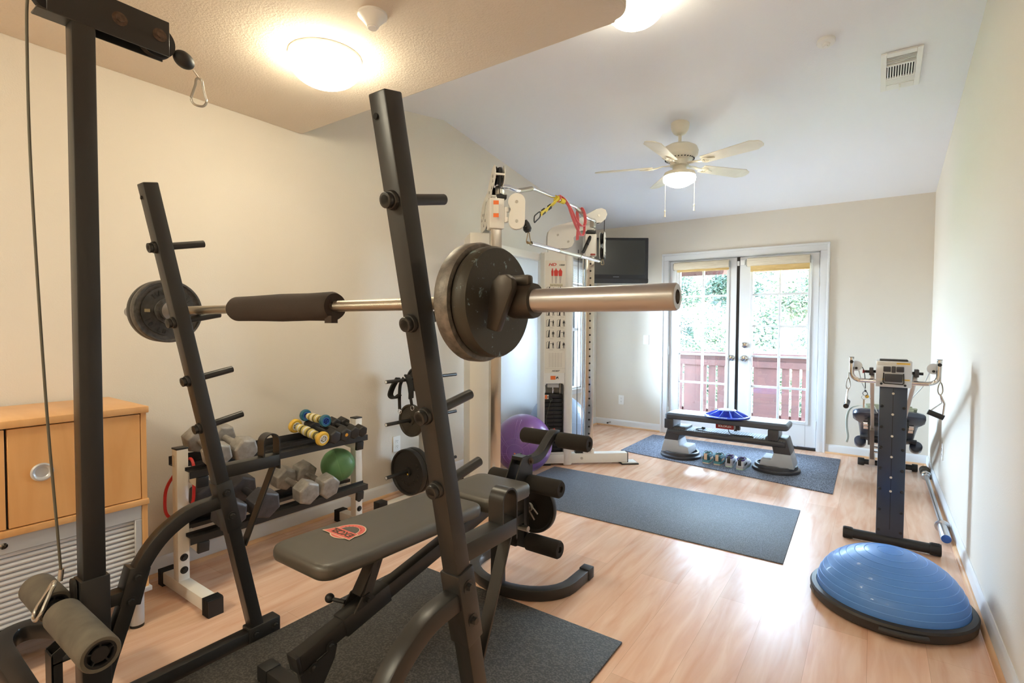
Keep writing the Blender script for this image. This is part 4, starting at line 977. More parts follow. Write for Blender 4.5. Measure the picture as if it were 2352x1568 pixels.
# ================================================================== CABLE MACHINE
cm = thing('cable_machine', 'tall white twin tower cable machine with chrome columns by the left wall', 'cable machine', (-2.25, 3.52, 0))
YC = 3.52
sticker = mat('cream_sticker', S(226, 218, 204), .5); ink = mat('black_ink', S(36, 34, 34), .6); redink = mat('red_ink', S(206, 58, 48), .5); orange = mat('orange_ink', S(232, 112, 46), .5)
rod_m = chrome_m
stackm = mat('black_stack_plate', S(34, 33, 33), .45, .2)
BOOM = [(-0.244, 1.951), (-0.244, 2.058), (-0.235, 2.099), (-0.208, 2.132), (-0.148, 2.16), (0.004, 2.197), (0.125, 2.268), (0.198, 2.309), (0.247, 2.32), (0.284, 2.306), (0.3, 2.267), (0.285, 2.225), (0.248, 2.191), (0.205, 2.187), (0.175, 2.169), (0.151, 2.126), (0.12, 2.108), (0.065, 2.115), (-0.007, 2.051), (-0.001, 2.01), (-0.019, 1.973), (-0.055, 1.955), (-0.146, 1.947)]
def tower(sgn):
    P0 = Vector((-2.218, YC + sgn * .578, 0)); d = Vector((.752, sgn * .659, 0)); n = Vector((.659, -sgn * .752, 0)); z_ = Vector(EZ)
    W = lambda s, o, z: P0 + d * s + n * o + z_ * z
    def col(mb, poly, z0, z1):     # vertical prism from (s,o) footprint
        return mb.rings([[W(s, o, z) for s, o in poly] for z in (z0, z1)])
    def sbox(mb, s0, s1, o0, o1, z0, z1): return col(mb, [(s0, o0), (s1, o0), (s1, o1), (s0, o1)], z0, z1)
    def plate_sz(mb, poly, o0, o1): return mb.rings([[W(s, o, z) for s, z in poly] for o in (o0, o1)])
    # shroud: two side posts, upper and lower panels, back sheet
    mb = MB()
    col(mb, [(-.298, -.19), (-.298, -.03), (-.270, 0), (-.258, 0), (-.258, -.025), (-.27, -.19)], .02, 1.915)
    col(mb, [(.0, -.19), (.0, -.035), (-.012, -.004), (-.03, .008), (-.065, .008), (-.083, -.002), (-.083, -.025), (-.03, -.19)], -.0 + .004, 1.915)
    mb.build('tower_shroud', machine_m, cm, bev=.004)
    top = [(-.259, 1.912), (-.082, 1.912), (-.082, .70), (-.085, .72), (-.092, .735), (-.104, .742)]
    mb = MB()
    plate_sz(mb, [(-.259, 1.912), (-.259, .705), (-.255, .728), (-.245, .741), (-.23, .745), (-.11, .745), (-.096, .741), (-.086, .728), (-.082, .705), (-.082, 1.912)], -.02, -.001)
    sbox(mb, -.259, -.082, -.02, -.001, .105, .118); sbox(mb, -.29, -.005, -.188, -.180, .03, 1.912); sbox(mb, -.295, -.003, -.188, -.003, 1.905, 1.915)
    mb.build('front_panel', machine_m, cm)
    # base leg and foot pad
    mb = MB(); sbox(mb, -.36, .515, -.085, -.0, .018, .102)
    ft = mb.build('base_leg', machine_m, cm, bev=.004)
    mb = MB(); sbox(mb, .512, .520, -.086, .001, .016, .104); mb.build('end_cap', blackflat_m, ft, bev=.002)
    mb = MB(); sbox(mb, .46, .60, -.10, .02, .010, .016); mb.build('foot_plate', machine_m, ft)
    mb = MB(); sbox(mb, .45, .61, -.11, .03, 0, .0105); sbox(mb, -.36, -.2, -.085, 0, 0, .018); mb.build('rubber_pad', blackflat_m, ft)
    mb = MB()
    for s, z in ((.085, .062), (.16, .125)): mb.cyl(W(s, -.002 if z < .1 else .001, z), W(s, .004, z), .012, n=18)
    mb.build('leg_bolt', zinc_m, cm)
    # perforated chrome column
    mb = MB(); sbox(mb, .112, .188, -.075, -.003, .10, 2.13); cl_ = mb.build('adjustment_column', chrome_m if False else mat('bright_column', S(206, 200, 190), .22, 1.0, bump=(120, .03, .0005)), cm, bev=.004)
    mb = MB(); k = 0
    for k in range(29):
        z = .22 + .064 * k; mb.cyl(W(.15, -.004, z), W(.15, -.0020, z), .0085, n=14)
    mb.build('pin_holes', darkgap_m, cl_)
    mb = MB(); sbox(mb, .100, .200, -.085, .0, .095, .145); mb.build('column_socket', machine_m, cm, bev=.004)
    mb = MB(); sbox(mb, .128, .178, -.001, .004, .165, .205); mb.build('bumper', blackflat_m, cm, bev=.006)
    mb = MB().cyl(W(.150, -.003, .186), W(.150, .0065, .186), .012, n=16); mb.build('bumper_eye', white_m, cm)
    # guide rods, cable, low pulley housing
    mb = MB().cyl(W(.095, -.05, .10), W(.095, -.05, 1.93), .006, n=12); mb.build('guide_rod', chrome_m, cm)
    MB().cyl(W(.048, -.05, .10), W(.048, -.05, 1.95), .0032, n=8).build('lift_cable', blackflat_m, cm)
    mb = MB(); sbox(mb, .03, .105, -.075, -.02, .10, .128); mb.build('low_pulley_guard', blackflat_m, cm, bev=.006)
    # weight stack
    mb = MB()
    for s in (-.242, -.100): mb.cyl(W(s, -.10, .05), W(s, -.10, 1.8), .008, n=12)
    mb.build('stack_rod', chrome_m, cm)
    mb = MB(); sbox(mb, -.252, -.088, -.165, -.035, .605, .640); tp = mb.build('top_stack_plate', stackm, cm, bev=.003)
    first = None
    for k in range(14):
        z0 = .085 + .037 * k
        if first is None:
            mb = MB(); sbox(mb, -.252, -.088, -.165, -.035, z0, z0 + .034)
            mb2 = MB()
            first = mb.build('stack_plate', stackm, cm, bev=.003)
            MB().cyl(W(-.17, -.0352, z0 + .017), W(-.17, -.0340, z0 + .017), .007, n=12).build('selector_hole', darkgap_m, first)
        else:
            c = first.copy(); COL.objects.link(c); c.location.z = first.location.z + .037 * k
            for ch in first.children:
                e = ch.copy(); COL.objects.link(e); e.parent = c
    mb = MB().cyl(W(-.17, -.10, .64), W(-.17, -.10, .70), .010, n=14).cyl(W(-.17, -.10, .668), W(-.17, -.10, .682), .016, n=6); mb.build('cable_anchor', chrome_m, cm)
    mb = MB(); sbox(mb, -.222, -.118, -.12, -.07, .70, .745); mb.build('pulley_block', machine_m, cm)
    # boom with pulleys
    for o0, o1 in ((-.008, -.003), (-.072, -.067)):
        mb = MB(); plate_sz(mb, BOOM, o0, o1); mb.build('boom_plate', machine_m, cm, bev=.0012, seg=1)
    mb = MB(); sbox(mb, -.235, -.16, -.068, -.007, 1.91, 1.975); sbox(mb, .125, .178, -.072, -.003, 2.10, 2.14); mb.build('boom_mount', machine_m, cm)
    for s, z, r in ((-.150, 2.071, .062), (-.055, 2.014, .052), (.101, 2.173, .046), (.222, 2.253, .062)):
        MB().lathe([(r, -.016), (r - .010, -.005), (r - .010, .005), (r, .016), (.012, .016), (.012, -.016)], W(s, -.038, z), n, 36, caps=False).build('boom_pulley', blackflat_m, cm)
        MB().cyl(W(s, -.076, z), W(s, .002, z), .010, n=14).build('pulley_bolt', zinc_m, cm)
    mb = MB(); sbox(mb, .268, .290, -.070, -.005, 2.245, 2.257); mb.build('boom_spacer', machine_m, cm)
    MB().tube([W(-.17, -.038, 1.92), W(-.20, -.038, 2.06), W(-.165, -.038, 2.132), W(.0, -.038, 2.19), W(.20, -.038, 2.312), W(.27, -.038, 2.298), W(.285, -.038, 2.25), W(.283, -.038, 2.12)], .0032, 8).build('boom_cable', blackflat_m, cm)
    return W, d, n
WF, dF, nF = tower(1); WN, dN, nN = tower(-1)
# instruction placard on the far tower, facing the room
pb = MB().rings([[WF(s, o, z) for s, z in rrect(-.262, -.062, .838, 1.843, .006, 2)] for o in (-.0005, .0015)]).build('instruction_placard', sticker, cm)
def onpl(poly, m, nm='pictogram', o=.0018, par=pb): return MB().rings([[WF(s, q, z) for s, z in poly] for q in (o, o + .0006)]).build(nm, m, par)
def wr(s_, s, z, size, m, **k): return text(s_, 'placard_lettering', m, pb, WF(s, .0022, z), dF, EZ, size, .0003, **k)
wr('HD', -.200, 1.795, .034, redink, shear=.3, xs=1.35, bold=.001); wr('1000', -.115, 1.797, .020, ink, shear=.3, xs=1.3, bold=.0006)
def figure(s, z, h, m, nm='pictogram', arm=0):
    mb = MB()
    add = lambda poly: mb.rings([[WF(a, q, b) for a, b in poly] for q in (.0018, .0024)])
    add([(s + .07 * h * math.cos(t_ * PI / 5), z + .93 * h + .07 * h * math.sin(t_ * PI / 5)) for t_ in range(10)])
    add([(s - .13 * h, z + .82 * h), (s + .13 * h, z + .82 * h), (s + .08 * h, z + .45 * h), (s - .08 * h, z + .45 * h)])
    add([(s - .09 * h, z + .45 * h), (s - .01 * h, z + .45 * h), (s - .06 * h, z), (s - .13 * h, z)]); add([(s + .01 * h, z + .45 * h), (s + .09 * h, z + .45 * h), (s + .13 * h, z), (s + .06 * h, z)])
    if arm: add([(s - .5 * h, z + .72 * h), (s, z + .74 * h), (s, z + .80 * h), (s - .5 * h, z + .77 * h)])
    else: add([(s - .20 * h, z + .44 * h), (s - .14 * h, z + .42 * h), (s - .10 * h, z + .80 * h), (s - .16 * h, z + .80 * h)]); add([(s + .14 * h, z + .42 * h), (s + .20 * h, z + .44 * h), (s + .16 * h, z + .80 * h), (s + .10 * h, z + .80 * h)])
    return mb.build(nm, m, pb)
pale = mat('faint_ink', S(190, 178, 166), .6)
for s, w_ in ((-.198, .010), (-.165, .020), (-.126, .018)):
    onpl([(s - w_, 1.748), (s - w_ * .5, 1.760), (s + w_ * .5, 1.760), (s + w_, 1.748), (s + w_ * .8, 1.705), (s - w_ * .8, 1.705)], redink); onpl([(s - w_ * .6, 1.703), (s + w_ * .6, 1.703), (s + w_ * .3, 1.64), (s - w_ * .3, 1.64)], pale)
    onpl([(s + .006 * math.cos(t_), 1.766 + .007 * math.sin(t_)) for t_ in [k * PI / 5 for k in range(10)]], redink)
onpl([(-.220, 1.612), (-.104, 1.612), (-.104, 1.636), (-.220, 1.636)], mat('tan_ink', S(208, 196, 164), .6)); wr('Upper Body Exercises', -.162, 1.620, .0125, ink)
for k, z in enumerate((1.545, 1.448, 1.352, 1.255, 1.158, 1.058)):
    for s in (-.215, -.118):
        mb = MB(); add = lambda poly: mb.rings([[WF(a, q, b) for a, b in poly] for q in (.0018, .0024)])
        add([(s - .02, z), (s - .012, z + .060), (s - .002, z + .070), (s - .006, z)]); add([(s - .034, z), (s - .031, z), (s - .031, z + .055), (s - .034, z + .055)]); add([(s - .034, z), (s + .0, z), (s + .0, z + .003), (s - .034, z + .003)]); add([(s - .034, z + .052), (s - .018, z + .062), (s - .018, z + .065), (s - .034, z + .055)])
        mb.build('pictogram', ink, pb); figure(s + .028, z, .058, ink, arm=(k + (s > -.2)) % 2)
        onpl([(s - .012, z - .014), (s + .03, z - .014), (s + .03, z - .010), (s - .012, z - .010)], pale)
for k in range(11): onpl([(-.222, .895 + .0115 * k + .0), (-.108, .895 + .0115 * k), (-.108, .897 + .0115 * k), (-.222, .897 + .0115 * k)], pale)
for s in (-.222, -.190, -.165, -.140, -.108): onpl([(s - .001, .89), (s + .001, .89), (s + .001, 1.02), (s - .001, 1.02)], pale)
onpl([(-.25, .880), (-.075, .880), (-.075, .8815), (-.25, .8815)], pale); wr('HOIST', -.162, .850, .019, ink, shear=.3, xs=1.25, bold=.0006)
def warn(W, d, s, z, w_, h, o):
    b = MB().rings([[W(a, q, c) for a, c in ((s - w_, z - h), (s + w_, z - h), (s + w_, z + h), (s - w_, z + h))] for q in (o, o + .001)]).build('warning_label', sticker, cm)
    MB().rings([[W(a, q, c) for a, c in ((s - w_ * .94, z - h * .9), (s + w_ * .2, z - h * .9), (s + w_ * .2, z + h * .9), (s - w_ * .94, z + h * .9))] for q in (o + .001, o + .0016)]).build('orange_field', orange, b)
    MB().rings([[W(a, q, c) for a, c in ((s + w_ * .3, z - h * .6), (s + w_ * .5, z - h * .5), (s + w_ * .6, z), (s + w_ * .9, z - h * .7), (s + w_ * .75, z + h * .6), (s + w_ * .4, z + h * .4))] for q in (o + .001, o + .0016)]).build('pictogram', ink, b)
warn(WF, dF, -.170, .795, .040, .019, -.0005); warn(WF, dF, -.235, .618, .018, .019, -.034)
# selector pin and its coiled cord on the far stack
MB().cyl(WF(-.17, -.034, .328), WF(-.165, -.005, .315), .010, .012, n=14).build('selector_pin', red_m, cm)
MB().tube(smooth([WF(-.168, -.02, .335), WF(-.22, -.018, .345), WF(-.243, -.02, .40), WF(-.225, -.02, .50), WF(-.20, -.025, .585)], 6), .0035, 8).torus(WF(-.197, -.028, .595), .012, .003, nF).build('pin_cord', mat('dark_cord', S(70, 74, 66), .6), cm)
# cross beam between the towers and pull-up bar
MB().ab(-2.53, -2.47, YC - .40, YC + .40, 1.845, 1.908).build('cross_beam', machine_m, cm, bev=.003)
PX = -2.055
pts = [(PX - .03, 2.80, 2.195), (PX, 2.86, 2.20), (PX, 2.965, 2.197), (PX, 3.165, 2.258), (PX, 3.50, 2.253), (PX, 3.80, 2.248), (PX, 4.02, 2.190), (PX, 4.16, 2.195), (PX - .03, 4.24, 2.198)]
MB().tube(pts, .0155, 18).build('pull_up_bar', chrome_m, cm)
for y in (2.82, 4.215): MB().box((PX - .045, y, 2.175), (.05, .045, .06)).build('bar_bracket', zinc_m, cm, bev=.006)
MB().cyl((PX, 2.985, 2.203), (PX, 3.145, 2.252), .0168, n=18).cyl((PX, 3.82, 2.243), (PX, 3.99, 2.198), .0168, n=18).build('knurled_grip', mat('knurled_steel', S(0, 0, 0)), cm)
# carriages with swivel pulleys
def carriage(W, z, handle):
    mb = MB()
    def sb(s0, s1, o0, o1, z0, z1): mb.rings([[W(s, o, q) for s, o in ((s0, o0), (s1, o0), (s1, o1), (s0, o1))] for q in (z0, z1)])
    sb(.098, .202, -.09, .012, z - .10, z + .10)
    mb.build('carriage', machine_m, cm, bev=.005)
    mb = MB(); sb(.11, .19, -.04, .03, z + .102, z + .13); mb.build('carriage_bumper', blackflat_m, cm, bev=.005)
ZN, ZF = 2.015, 1.985
carriage(WN, ZN, 0); carriage(WF, ZF, 1)
MB().cyl(WF(.135, .01, ZF + .06), WF(.105, .05, ZF - .0), .013, n=14).cyl(WF(.14, .0, ZF + .075), WF(.128, .02, ZF + .045), .016, n=14).cyl(WF(.128, .02, ZF + .045), WF(.062, .07, ZF - .075), .0155, n=18).build('carriage_handle', blackflat_m, cm)
MB().prism(rrect(-.022, .022, -.008, .008, .007), WF(.165, .014, ZF - .085), dF, EZ, .008).build('release_tab', mat('dark_red_plastic', S(150, 52, 46), .4), cm)
kn = WN(.0, 0, 0)
STAD = [(.058 * math.cos(a), .062 + .058 * math.sin(a)) for a in [k * PI / 12 - .0 for k in range(13)]] + [(-.058, .055), (-.040, .012), (-.050, -.015), (-.055, -.05)] + [(.0 + .055 * math.cos(a), -.067 + .055 * math.sin(a)) for a in [PI + k * PI / 12 for k in range(13)]]
def swivel(c, u, lab):
    c = Vector(c); u = Vector(u).normalized(); nn = u.cross(Vector(EZ))
    mb = MB()
    for o in (-.022, .017): mb.prism(STAD, c + nn * o, u, EZ, .005)
    mb.build('swivel_plate', machine_m, cm, bev=.0012, seg=1)
    for dz, r in ((.062, .050), (-.067, .046)):
        MB().lathe([(r + .004, -.013), (r - .006, -.004), (r - .006, .004), (r + .004, .013), (.01, .013), (.01, -.013)], c + Vector((0, 0, dz)), nn, 32, caps=False).build('swivel_pulley', blackflat_m, cm)
        MB().cyl(c + Vector((0, 0, dz)) - nn * .028, c + Vector((0, 0, dz)) + nn * .028, .010, n=14).build('pulley_bolt', zinc_m, cm)
    mb = MB().box(c - u * .065 + Vector((0, 0, -.055)), (.03, .03, .03)).box(c - u * .065 + Vector((0, 0, .01)), (.03, .03, .03)).cyl(c - u * .072 + Vector((0, 0, -.075)), c - u * .072 + Vector((0, 0, .03)), .012, n=16)
    mb.build('swivel_hinge', machine_m, cm, bev=.003)
NP = Vector((-1.996, 2.872, 2.030)); FP = Vector((-2.025, 4.268, 1.985))
swivel(NP, (.82, .57, 0), 'n'); swivel(FP, (.30, -.95, 0), 'f')
# warning label on the near carriage, facing the viewer
u_ = Vector((.82, .57, 0)); 
for dz in (.042, -.042): MB().box(Vector((-2.075, 2.745, ZN + .02 + dz)), (.036, .002, .026), Matrix.Rotation(math.atan2(.57, .82), 3, 'Z')).build('warning_label', orange, cm)
MB().box(Vector((-2.075, 2.745, ZN + .02)), (.036, .0018, .055), Matrix.Rotation(math.atan2(.57, .82), 3, 'Z')).build('warning_label', sticker, cm)
# arrow and triangle marks on the outer face of the near boom
mk = mat('dark_mark', S(84, 80, 70), .6)
def mark(poly): MB().rings([[WN(s, o, z) for s, z in poly] for o in (-.0722, -.0728)]).build('boom_mark', mk, cm)
mark([(-.02, 2.14), (-.015, 2.14), (-.10, 2.06), (-.105, 2.06)]); mark([(-.125, 2.03), (-.085, 2.07), (-.11, 2.07)])
for s, z in ((.215, 2.225), (.17, 2.19), (.08, 2.13), (-.19, 2.04), (-.12, 1.99)): mark([(s - .012, z - .012), (s + .012, z - .010), (s, z + .014)])
# straight bar hung between the two swivel pulleys
sb_ = thing('straight_bar', 'chrome straight lat bar hung level between the cable machine pulleys', 'cable bar', (-2.0, 3.6, 1.838))
A_ = Vector((-1.985, 3.005, 1.838)); B_ = Vector((-2.03, 4.225, 1.840)); D_ = (B_ - A_).normalized()
MB().cyl(A_ + D_ * .03, B_ - D_ * .02, .0150, n=22).build('bar', chrome_m, sb_)
MB().cyl(A_.lerp(B_, .36), A_.lerp(B_, .66), .0172, n=22).cyl(A_.lerp(B_, .66), A_.lerp(B_, .67), .019, n=22).build('grip_sleeve', mat('knurled_steel', S(0, 0, 0)), sb_)
MB().torus(A_, .017, .006, (.5, .2, .8)).torus(B_ + D_ * .0, .014, .005, (.5, -.2, .8)).build('eye', mat('antique_steel', S(150, 132, 104), .3, 1.0), sb_)
mb = MB().lathe([(.018, 0), (.030, .02), (.024, .06), (.012, .085)], (-1.972, 2.978, 1.905), (-.15, -.25, .95), 20)
mb.build('cable_stop', blackflat_m, cm)
MB().lathe([(.020, 0), (.020, .03), (.016, .045)], FP + Vector((.012, -.012, -.125)), EZ, 20).build('cable_stop', blackflat_m, cm)
MB().tube([NP + Vector((.045, .03, -.10)), Vector((-1.975, 2.975, 1.95))], .0035, 8).build('cable_end', blackflat_m, cm)
carabiner(MB(), (-1.975, 2.985, 1.905), .075, .030, (.82, .57, 0), (.05, -.1, .99), .0035).build('snap_hook', mat('antique_steel', S(0, 0, 0)), cm)
carabiner(MB(), FP + Vector((.012, -.020, -.12)), .055, .026, (.8, .58, 0), (0, 0, 1), .0035).build('snap_hook', mat('antique_steel', S(0, 0, 0)), cm)
# yellow suspension strap
ylw = mat('yellow_webbing', S(222, 194, 52), .7, var=(60, .12))
ss = thing('suspension_strap', 'yellow webbing strap tied from the pull-up bar to the near pulley', 'strap', (PX, 3.45, 2.1))
band = lambda pts, w, th, hint, n=6: MB().sweep(smooth(pts, n), [(-w / 2, -th / 2), (w / 2, -th / 2), (w / 2, th / 2), (-w / 2, th / 2)], hint)
band([(PX + .02, 3.50, 2.262), (PX + .022, 3.46, 2.225), (PX + .03, 3.38, 2.175), (PX + .05, 3.27, 2.115), (PX + .06, 3.17, 2.065)], .038, .004, (.2, .5, .84)).build('webbing', ylw, ss)
band([(PX + .018, 3.47, 2.262), (PX + .02, 3.43, 2.20), (PX + .03, 3.38, 2.165)], .022, .003, (.2, .6, .7)).build('webbing', ylw, ss)
MB().loop([(.0165, -.016), (.022, -.02), (.022, .02), (.0165, .016)], (PX, 3.50, 2.253), EY, 24).build('bar_wrap', ylw, ss)
MB().loop([(.0165, -.03), (.020, -.03), (.021, .03), (.0165, .03)], (PX, 3.58, 2.251), EY, 24).build('bar_wrap', ylw, ss)
MB().box((PX + .052, 3.225, 2.096), (.006, .045, .04), Matrix.Rotation(math.radians(30), 3, 'X')).build('printed_tag', ink, ss)
MB().box((PX + .040, 3.33, 2.15), (.006, .05, .035), Matrix.Rotation(math.radians(30), 3, 'X')).build('printed_tag', ink, ss)
MB().tube(smooth([(PX + .06, 3.165, 2.082), (PX + .06, 3.165, 2.046), (PX + .07, 3.10, 2.005), (PX + .07, 3.075, 1.99), (PX + .07, 3.075, 2.03), (PX + .065, 3.11, 2.055)], 3, True), .0045, 8, closed=True).build('steel_loop', blackflat_m, ss)
pink = mat('pink_rubber', S(228, 112, 116), .5)
pk = thing('resistance_band', 'pink rubber band draped in loops over the pull-up bar', 'exercise band', (PX, 3.75, 2.1))
band([(PX - .004, 3.515, 2.232), (PX + .02, 3.52, 2.26), (PX + .004, 3.53, 2.282), (PX + .01, 3.60, 2.268), (PX + .028, 3.68, 2.20), (PX + .03, 3.76, 2.13), (PX + .03, 3.86, 2.095), (PX + .03, 3.915, 2.11), (PX + .032, 3.925, 2.17), (PX + .02, 3.91, 2.235), (PX, 3.895, 2.252), (PX - .02, 3.88, 2.22), (PX + .0, 3.86, 2.10), (PX + .01, 3.83, 2.00), (PX + .012, 3.825, 1.975)], .026, .004, EX, 8).build('band', pink, pk)
band([(PX + .02, 3.66, 2.225), (PX + .045, 3.69, 2.12), (PX + .045, 3.77, 2.045), (PX + .04, 3.85, 2.01), (PX + .035, 3.90, 2.05), (PX + .03, 3.915, 2.12)], .022, .004, EX, 8).build('band', pink, pk)
# ---- exercise balls
def exball(label, c, r, m, gm, stripes, ax, plug=None):
    t = thing('exercise_ball', label, 'exercise ball', (c[0], c[1], 0))
    MB().sphere(c, r, nu=56, nv=32).build('shell', m, t)
    mb = MB(); ax = Vector(ax).normalized(); c = Vector(c)
    for k in stripes:
        h = r * k; mb.torus(c + ax * h, math.sqrt(r * r - h * h) - .0003, .0022, ax, 64, 6)
    u, v = mb._frame(ax, Vector(EZ))
    if plug:
        for k in range(7):
            a = 2 * PI * k / 7
            for da in (-.07, .07):
                pts = []
                for q in range(12):
                    th = math.asin(.30) + (PI / 2 - .35 - math.asin(.30)) * q / 11 + .0
                    aa = a + da * (1 if q else 1)
                    pts.append(c + (ax * math.cos(th) + (u * math.cos(aa) + v * math.sin(aa)) * math.sin(th)) * r)
                mb.tube(pts, .0020, 6)
    mb.build('ribs', gm, t)
    if plug: MB().lathe([(.007, -.004), (.007, .002), (.004, .004)], c + ax * r, ax, 14).build('plug', plug, t)
exball('purple exercise ball between the towers of the cable machine', (-2.457, 3.650, .25), .25, mat('purple_vinyl', S(126, 84, 146), .28, coat=.25), mat('purple_rib', S(142, 100, 162), .35), (.955, .88), (.30, -.92, -.12), mat('orange_plug', S(230, 120, 60), .4))
exball('pale silvery blue exercise ball behind the far tower of the cable machine', (-2.585, 4.470, .288), .288, mat('silver_blue_vinyl', S(158, 176, 202), .3, coat=.2), mat('silver_blue_rib', S(170, 186, 210), .35), (-.5, -.2, .2, .5), (.1, .1, .98))
# ---- television turned towards the room
tvm = thing('television', 'black flat television on a wall bracket in the back left corner', 'television', (-2.5, 5.7, 2.0))
tu = Vector((.817, .577, 0)); tn = Vector((.577, -.817, 0)); tc_ = Vector((-2.500, 5.648, 2.03))
def tvb(mb, a0, a1, b0, b1, o0, o1): return mb.rings([[tc_ + tu * a + Vector((0, 0, b)) + tn * o for a, b in ((a0, b0), (a1, b0), (a1, b1), (a0, b1))] for o in (o0, o1)])
tvb(MB(), -.375, .375, -.265, .265, -.05, 0).build('housing', mat('tv_plastic', S(34, 35, 37), .4), tvm, bev=.008)
tvb(MB(), -.335, .335, -.165, .235, .0, .0015).build('screen', mat('tv_screen', S(50, 52, 50), .3), tvm)
tvb(MB(), -.375, .375, -.258, -.215, .0, .003).build('speaker_strip', mat('tv_strip', S(44, 46, 50), .5), tvm)
mb = MB()
for k in range(7): tvb(mb, -.035 + .010 * k, -.029 + .010 * k, -.196, -.189, .0015, .0022)
mb.build('brand_mark', mat('grey_ink', S(150, 154, 160), .5), tvm)
tvb(MB(), -.10, .10, -.10, .10, -.075, -.05).build('mount_plate', blackflat_m, tvm)
MB().rtube([tc_ - tn * .075, (-2.62, 5.85, 2.03), (-2.62, YB - .01, 2.03)], .05, .05, hint=EZ).build('wall_arm', blackflat_m, tvm)
MB().ab(-2.70, -2.54, YB - .012, YB, 1.93, 2.13).build('wall_plate', blackflat_m, tvm)
# ================================================================== STEP PLATFORM BY THE DOORS
sp = thing('step_platform', 'grey and black step platform bench on two round feet in front of the doors', 'step platform', (-1.11, 5.0, 0))
sgrey = mat('light_grey_plastic', S(172, 176, 182), .5); sdark = mat('charcoal_plastic', S(58, 58, 62), .4); stop_m = mat('pale_blue_grey_board', S(150, 158, 172), .45, bump=(300, .15, .001))
G = .0085
LX, RX, SY = -1.520, -.690, 5.005
for s, cx in ((1, LX), (-1, RX)):
    ds = MB().lathe([(.190, 0), (.192, .004), (.190, .022), (.184, .028), (.172, .030), (.170, .052), (.166, .056), (.150, .056), (.150, .030), (.01, .028)], (cx, SY, G), EZ, 56).build('round_foot', sdark, sp)
    mb = MB()
    for k in range(6):
        a = PI * k / 6; mb.box((cx, SY, G + .038), (.30, .006, .02), Matrix.Rotation(a, 3, 'Z'))
    mb.build('foot_ribs', sdark, ds)
    # light grey riser with a stepped inner side
    prof = [(-.150, 0), (.110, 0), (.098, .070), (.030, .070), (.014, .045), (-.02, .045), (-.02, .105), (-.118, .105)]
    prof = [(-.155, 0), (.115, 0), (.100, .062), (.022, .062), (.005, .120), (-.125, .120)]
    mb = MB().rings([[Vector((cx + s * a, SY + q * (1 - .35 * b), G + .050 + b)) for a, b in prof] for q in (-.125, .125)])
    mb.build('riser', sgrey, sp, bev=.006)
    prof = [(-.128, .118), (.004, .118), (.018, .175), (.060, .178), (.075, .245), (-.092, .245)]
    mb = MB().rings([[Vector((cx + s * a, SY + q * (1 - .35 * b), G + .050 + b)) for a, b in prof] for q in (-.127, .127)])
    mb.build('upper_leg', sdark, sp, bev=.006)
    kx = -1.602 if s > 0 else -.700
    bk = MB().ab(kx - .042, kx + .042, SY - .135, SY - .085, .285, .377).build('block_cap', sdark, sp, bev=.008)
    MB().ab(kx - .036, kx + .036, SY - .086, SY + .13, .285, .377).build('support_block', sgrey, sp, bev=.006)
mb = MB().rings([[Vector((x, SY + q, z)) for q, z in ((-.105, .228), (-.135, .240), (-.140, .262), (-.128, .282), (.128, .282), (.140, .262), (.135, .240), (.105, .228))] for x in (LX - .085, RX + .085)])
mb.build('lower_step', sdark, sp, bev=.004)
mb = MB()
for k in range(46): mb.ab(LX - .07 + .0215 * k, LX - .07 + .0215 * k + .012, SY - .118, SY + .118, .2815, .2845)
mb.build('ribbed_tread', mat('pale_tread', S(138, 146, 158), .5), sp)
rs = []
for ins, z in ((.012, .378), (.0, .388), (.0, .418), (.012, .430), (.03, .434)):
    rs.append([Vector((x, y, z)) for x, y in rrect(-1.640 + ins, -.585 - ins, SY - .145 + ins, SY + .145 - ins, .03 - ins * .5 if ins < .02 else .02, 5)])
MB().rings(rs).build('top_board', mat('charcoal_edge_board', S(74, 76, 82), .42), sp)
MB().prism(rrect(-1.618, -.607, SY - .122, SY + .122, .02), (0, 0, .4335), EX, EY, .0025).build('top_pad', stop_m, sp)
bxr = MB().ab(-1.185, -1.030, SY - .075, SY - .02, .328, .379).build('motor_box', mat('red_enamel', S(160, 34, 38), .35), sp, bev=.006)
MB().ab(-1.030, -1.018, SY - .072, SY - .025, .330, .377).build('motor_grille', sgrey, bxr, bev=.004)
MB().ab(-1.015, -.985, SY - .05, SY + .0, .325, .378).build('motor_end', sdark, bxr)
text('SOLOFLEX', 'motor_lettering', white_m, bxr, (-1.105, SY - .0755, .345), EX, EZ, .024, .0004, bold=.0006)
cord = smooth([(-1.08, SY - .05, .33), (-1.06, SY - .07, .295), (-1.00, SY - .08, .288), (-.90, SY - .06, .288), (-.865, SY - .085, .288), (-.93, SY - .112, .288), (-1.10, SY - .11, .288), (-1.28, SY - .085, .288), (-1.36, SY - .05, .288), (-1.375, SY - .0, .288), (-1.33, SY + .03, .292)], 6)
MB().tube(cord, .0035, 8).box((-1.32, SY + .035, .296), (.03, .022, .018)).build('power_cord', blackflat_m, sp)
